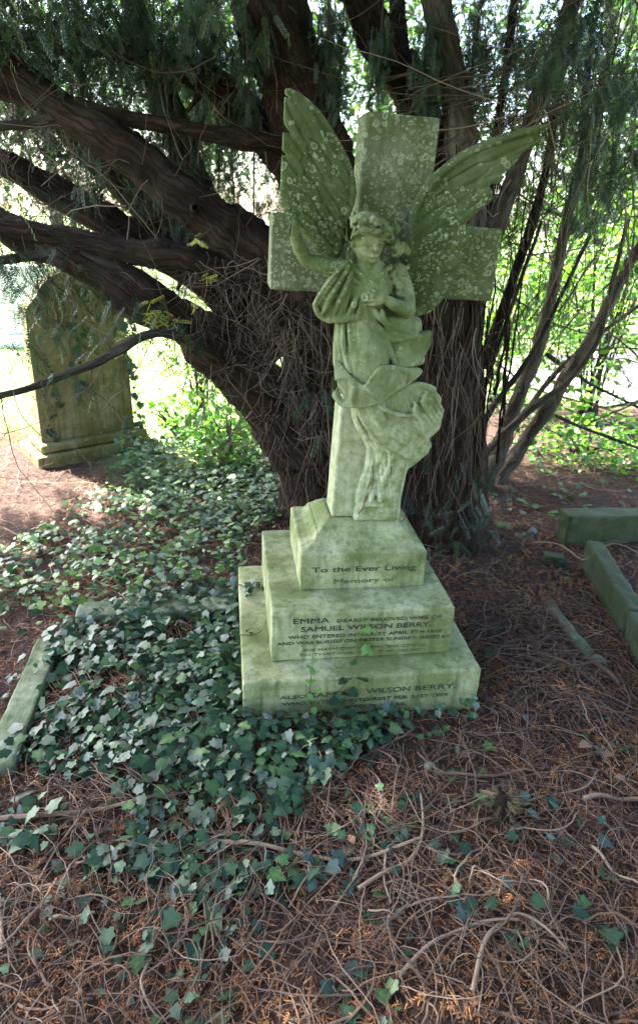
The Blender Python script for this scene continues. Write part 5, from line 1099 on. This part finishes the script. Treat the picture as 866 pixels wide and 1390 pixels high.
fallen('looping pale twig at the bottom, curling right of the middle', [(640, 1350), (655, 1290), (680, 1262), (700, 1250), (730, 1268), (765, 1300)], .0055, .8)
fallen('arched twig at the bottom middle reaching toward the right', [(540, 1330), (590, 1285), (640, 1265), (700, 1262)], .005, .75)
fallen('slender light twig slanting at the lower right edge', [(800, 1160), (830, 1190), (870, 1215)], .0045, .95)
fallen('twig arched over the right hand kerb stone', [(720, 752), (755, 757), (785, 775), (800, 770), (828, 760), (870, 782)], .0035, .95, z=.10)
fallen('twig lying beside the kerb at far left behind the ivy', [(-10, 720), (60, 745), (120, 742), (180, 748)], .005, .5)
fallen('forked bare twig on the ground behind the ivy bed', [(262, 745), (300, 750), (350, 738)], .004, .6, [(300, 750), (330, 760), (350, 757)])
fallen('weathered log-like twig lying in the litter right of the lowest step', [(745, 830), (775, 860), (810, 900), (840, 930)], .013, .45)
# stump, dead leaves, pebbles
c = gnd(678, 1112); e = empty('mossy_stump', (c[0], c[1], G(c[0], c[1])), 0, 'little mossy brown stump poking from the twigs at lower right', 'stump')
b = MB(); zz = np.linspace(-.02, .085, 8); b.tube(np.stack([c[0]+.006*np.sin(zz*40), c[1]+.01*zz/.08, zz+G(c[0], c[1])], -1), [.034, .031, .028, .027, .026, .024, .018, .004], 16, .3, .25, 4); b.build('wood', M['yew_bark'], e, smooth=True)
b = MB(); n = 60; a = R.uniform(0, 6.28, n); z_ = R.uniform(.02, .095, n); P = np.stack([c[0]+.025*np.cos(a), c[1]+.025*np.sin(a), z_+G(c[0], c[1])], -1); b.inst(ST, SF, P, rots(np.stack([np.cos(a), np.sin(a), R.uniform(-.5, .8, n)], -1), R.normal(size=(n, 3))), R.uniform(.12, .3, n), R.uniform(.2, .9, n)); b.build('moss', M['yellow'] if False else M['moss'], e)
def dead_leaf(x, y, s, label, seed, zoff=.03):
    q = np.random.default_rng(seed); c = gnd(x, y); c[2] = G(c[0], c[1])+zoff; n = 9; U, W_ = np.meshgrid(np.linspace(-1, 1, n), np.linspace(0, 1, 11), indexing='ij')
    wd = .36*np.sin(np.pi*np.clip(W_, .02, 1)**.8)+.01; X = U*wd; Z = .28*U**2*wd+.10*np.sin(W_*3)+q.normal(size=U.shape)*.008
    V = np.stack([X, W_, Z], -1).reshape(-1, 3)*s; a = q.uniform(0, 6.28); V = V@np.array([[math.cos(a), math.sin(a), 0], [-math.sin(a), math.cos(a), 0], [0, 0, 1]])+c
    i, j = np.meshgrid(np.arange(n-1), np.arange(10), indexing='ij'); F = np.stack([i*11+j, (i+1)*11+j, (i+1)*11+j+1, i*11+j+1], -1).reshape(-1, 4)
    tag(mesh_obj('dead_leaf', V, F, M['dead_leaf'], rnd=np.full(len(V), q.uniform()), smooth=True), label, 'dead leaf', 'dead leaves on the litter')
dead_leaf(800, 1018, .05, 'curled reddish brown dead leaf right of the steps near the ivy sprig', 2)
dead_leaf(815, 1035, .04, 'darker folded dead leaf below the reddish one at the right', 3)
dead_leaf(636, 1030, .035, 'small rusty dead leaf between the lowest step and the mossy stump', 6)
dead_leaf(455, 720+120, .03, 'small orange dead leaf on the middle step ledge', 7, .4) if False else None
dead_leaf(480, 1150, .03, 'pale yellowish dead leaf above the long smooth twig', 8)
dead_leaf(845, 1070, .035, 'brown dead leaf at the right frame edge among twigs', 9)
def pebble(x, y, r, label, seed):
    c = gnd(x, y); q = np.random.default_rng(seed); t = np.linspace(0, math.pi, 9); ph = np.linspace(0, 2*math.pi, 15)[:-1]; V = []; F = []
    for a in t:
        for p in ph: k = 1+.12*math.sin(3*p+seed)+.1*q.normal()*math.sin(a); V.append((c[0]+r*k*math.sin(a)*math.cos(p)*1.2, c[1]+r*k*math.sin(a)*math.sin(p), G(c[0], c[1])+r*.4+r*.7*math.cos(a)))
    for i in range(8):
        for j in range(14): F.append((i*14+j, i*14+(j+1) % 14, (i+1)*14+(j+1) % 14, (i+1)*14+j))
    tag(mesh_obj('pebble', V, F, M['kerb'], smooth=True), label, 'pebble', 'pebbles in the litter')
pebble(583, 1040, .016, 'white pebble just below the lowest step right of its middle', 1)
pebble(771, 782, .018, 'pale pebble beside the right kerb stone', 2); pebble(812, 893, .03, 'greyish stone lump half buried by the right kerb', 3); pebble(723, 1258, .013, 'small pale pebble near the bottom, right of the looping twig', 4)
pebble(473, 1152, .014, 'small yellowish pebble above the long smooth twig', 5)

# ------------------------------------------------------------------ grass and leafy growth on the bright side
b = MB(); P = np.column_stack([R.uniform(-6, -.6, 15000), R.uniform(3.4, 9, 15000)]); lm = (P[:, 1] > 4.6+(vnoise(P[:, 0], P[:, 1], .9, 21)-.5)*1.2); P = P[lm]
P = np.column_stack([P, gz(P[:, 0], P[:, 1])-.004]); n = len(P); a = R.uniform(0, 6.28, n)
GT = np.array([(-.06, 0, 0), (.06, 0, 0), (.03, .6, .03), (0, 1, .12)]); b.inst(GT, np.array([(0, 1, 2, 3)]), P, rots(np.stack([np.cos(a)*.5, np.sin(a)*.5, np.ones(n)], -1), R.normal(size=(n, 3))), R.uniform(.03, .08, n), R.uniform(0, 1, n))
tag(b.build('grass', M['herb']), 'sunlit short grass of the lawn behind the headstone', 'grass', kind='stuff')
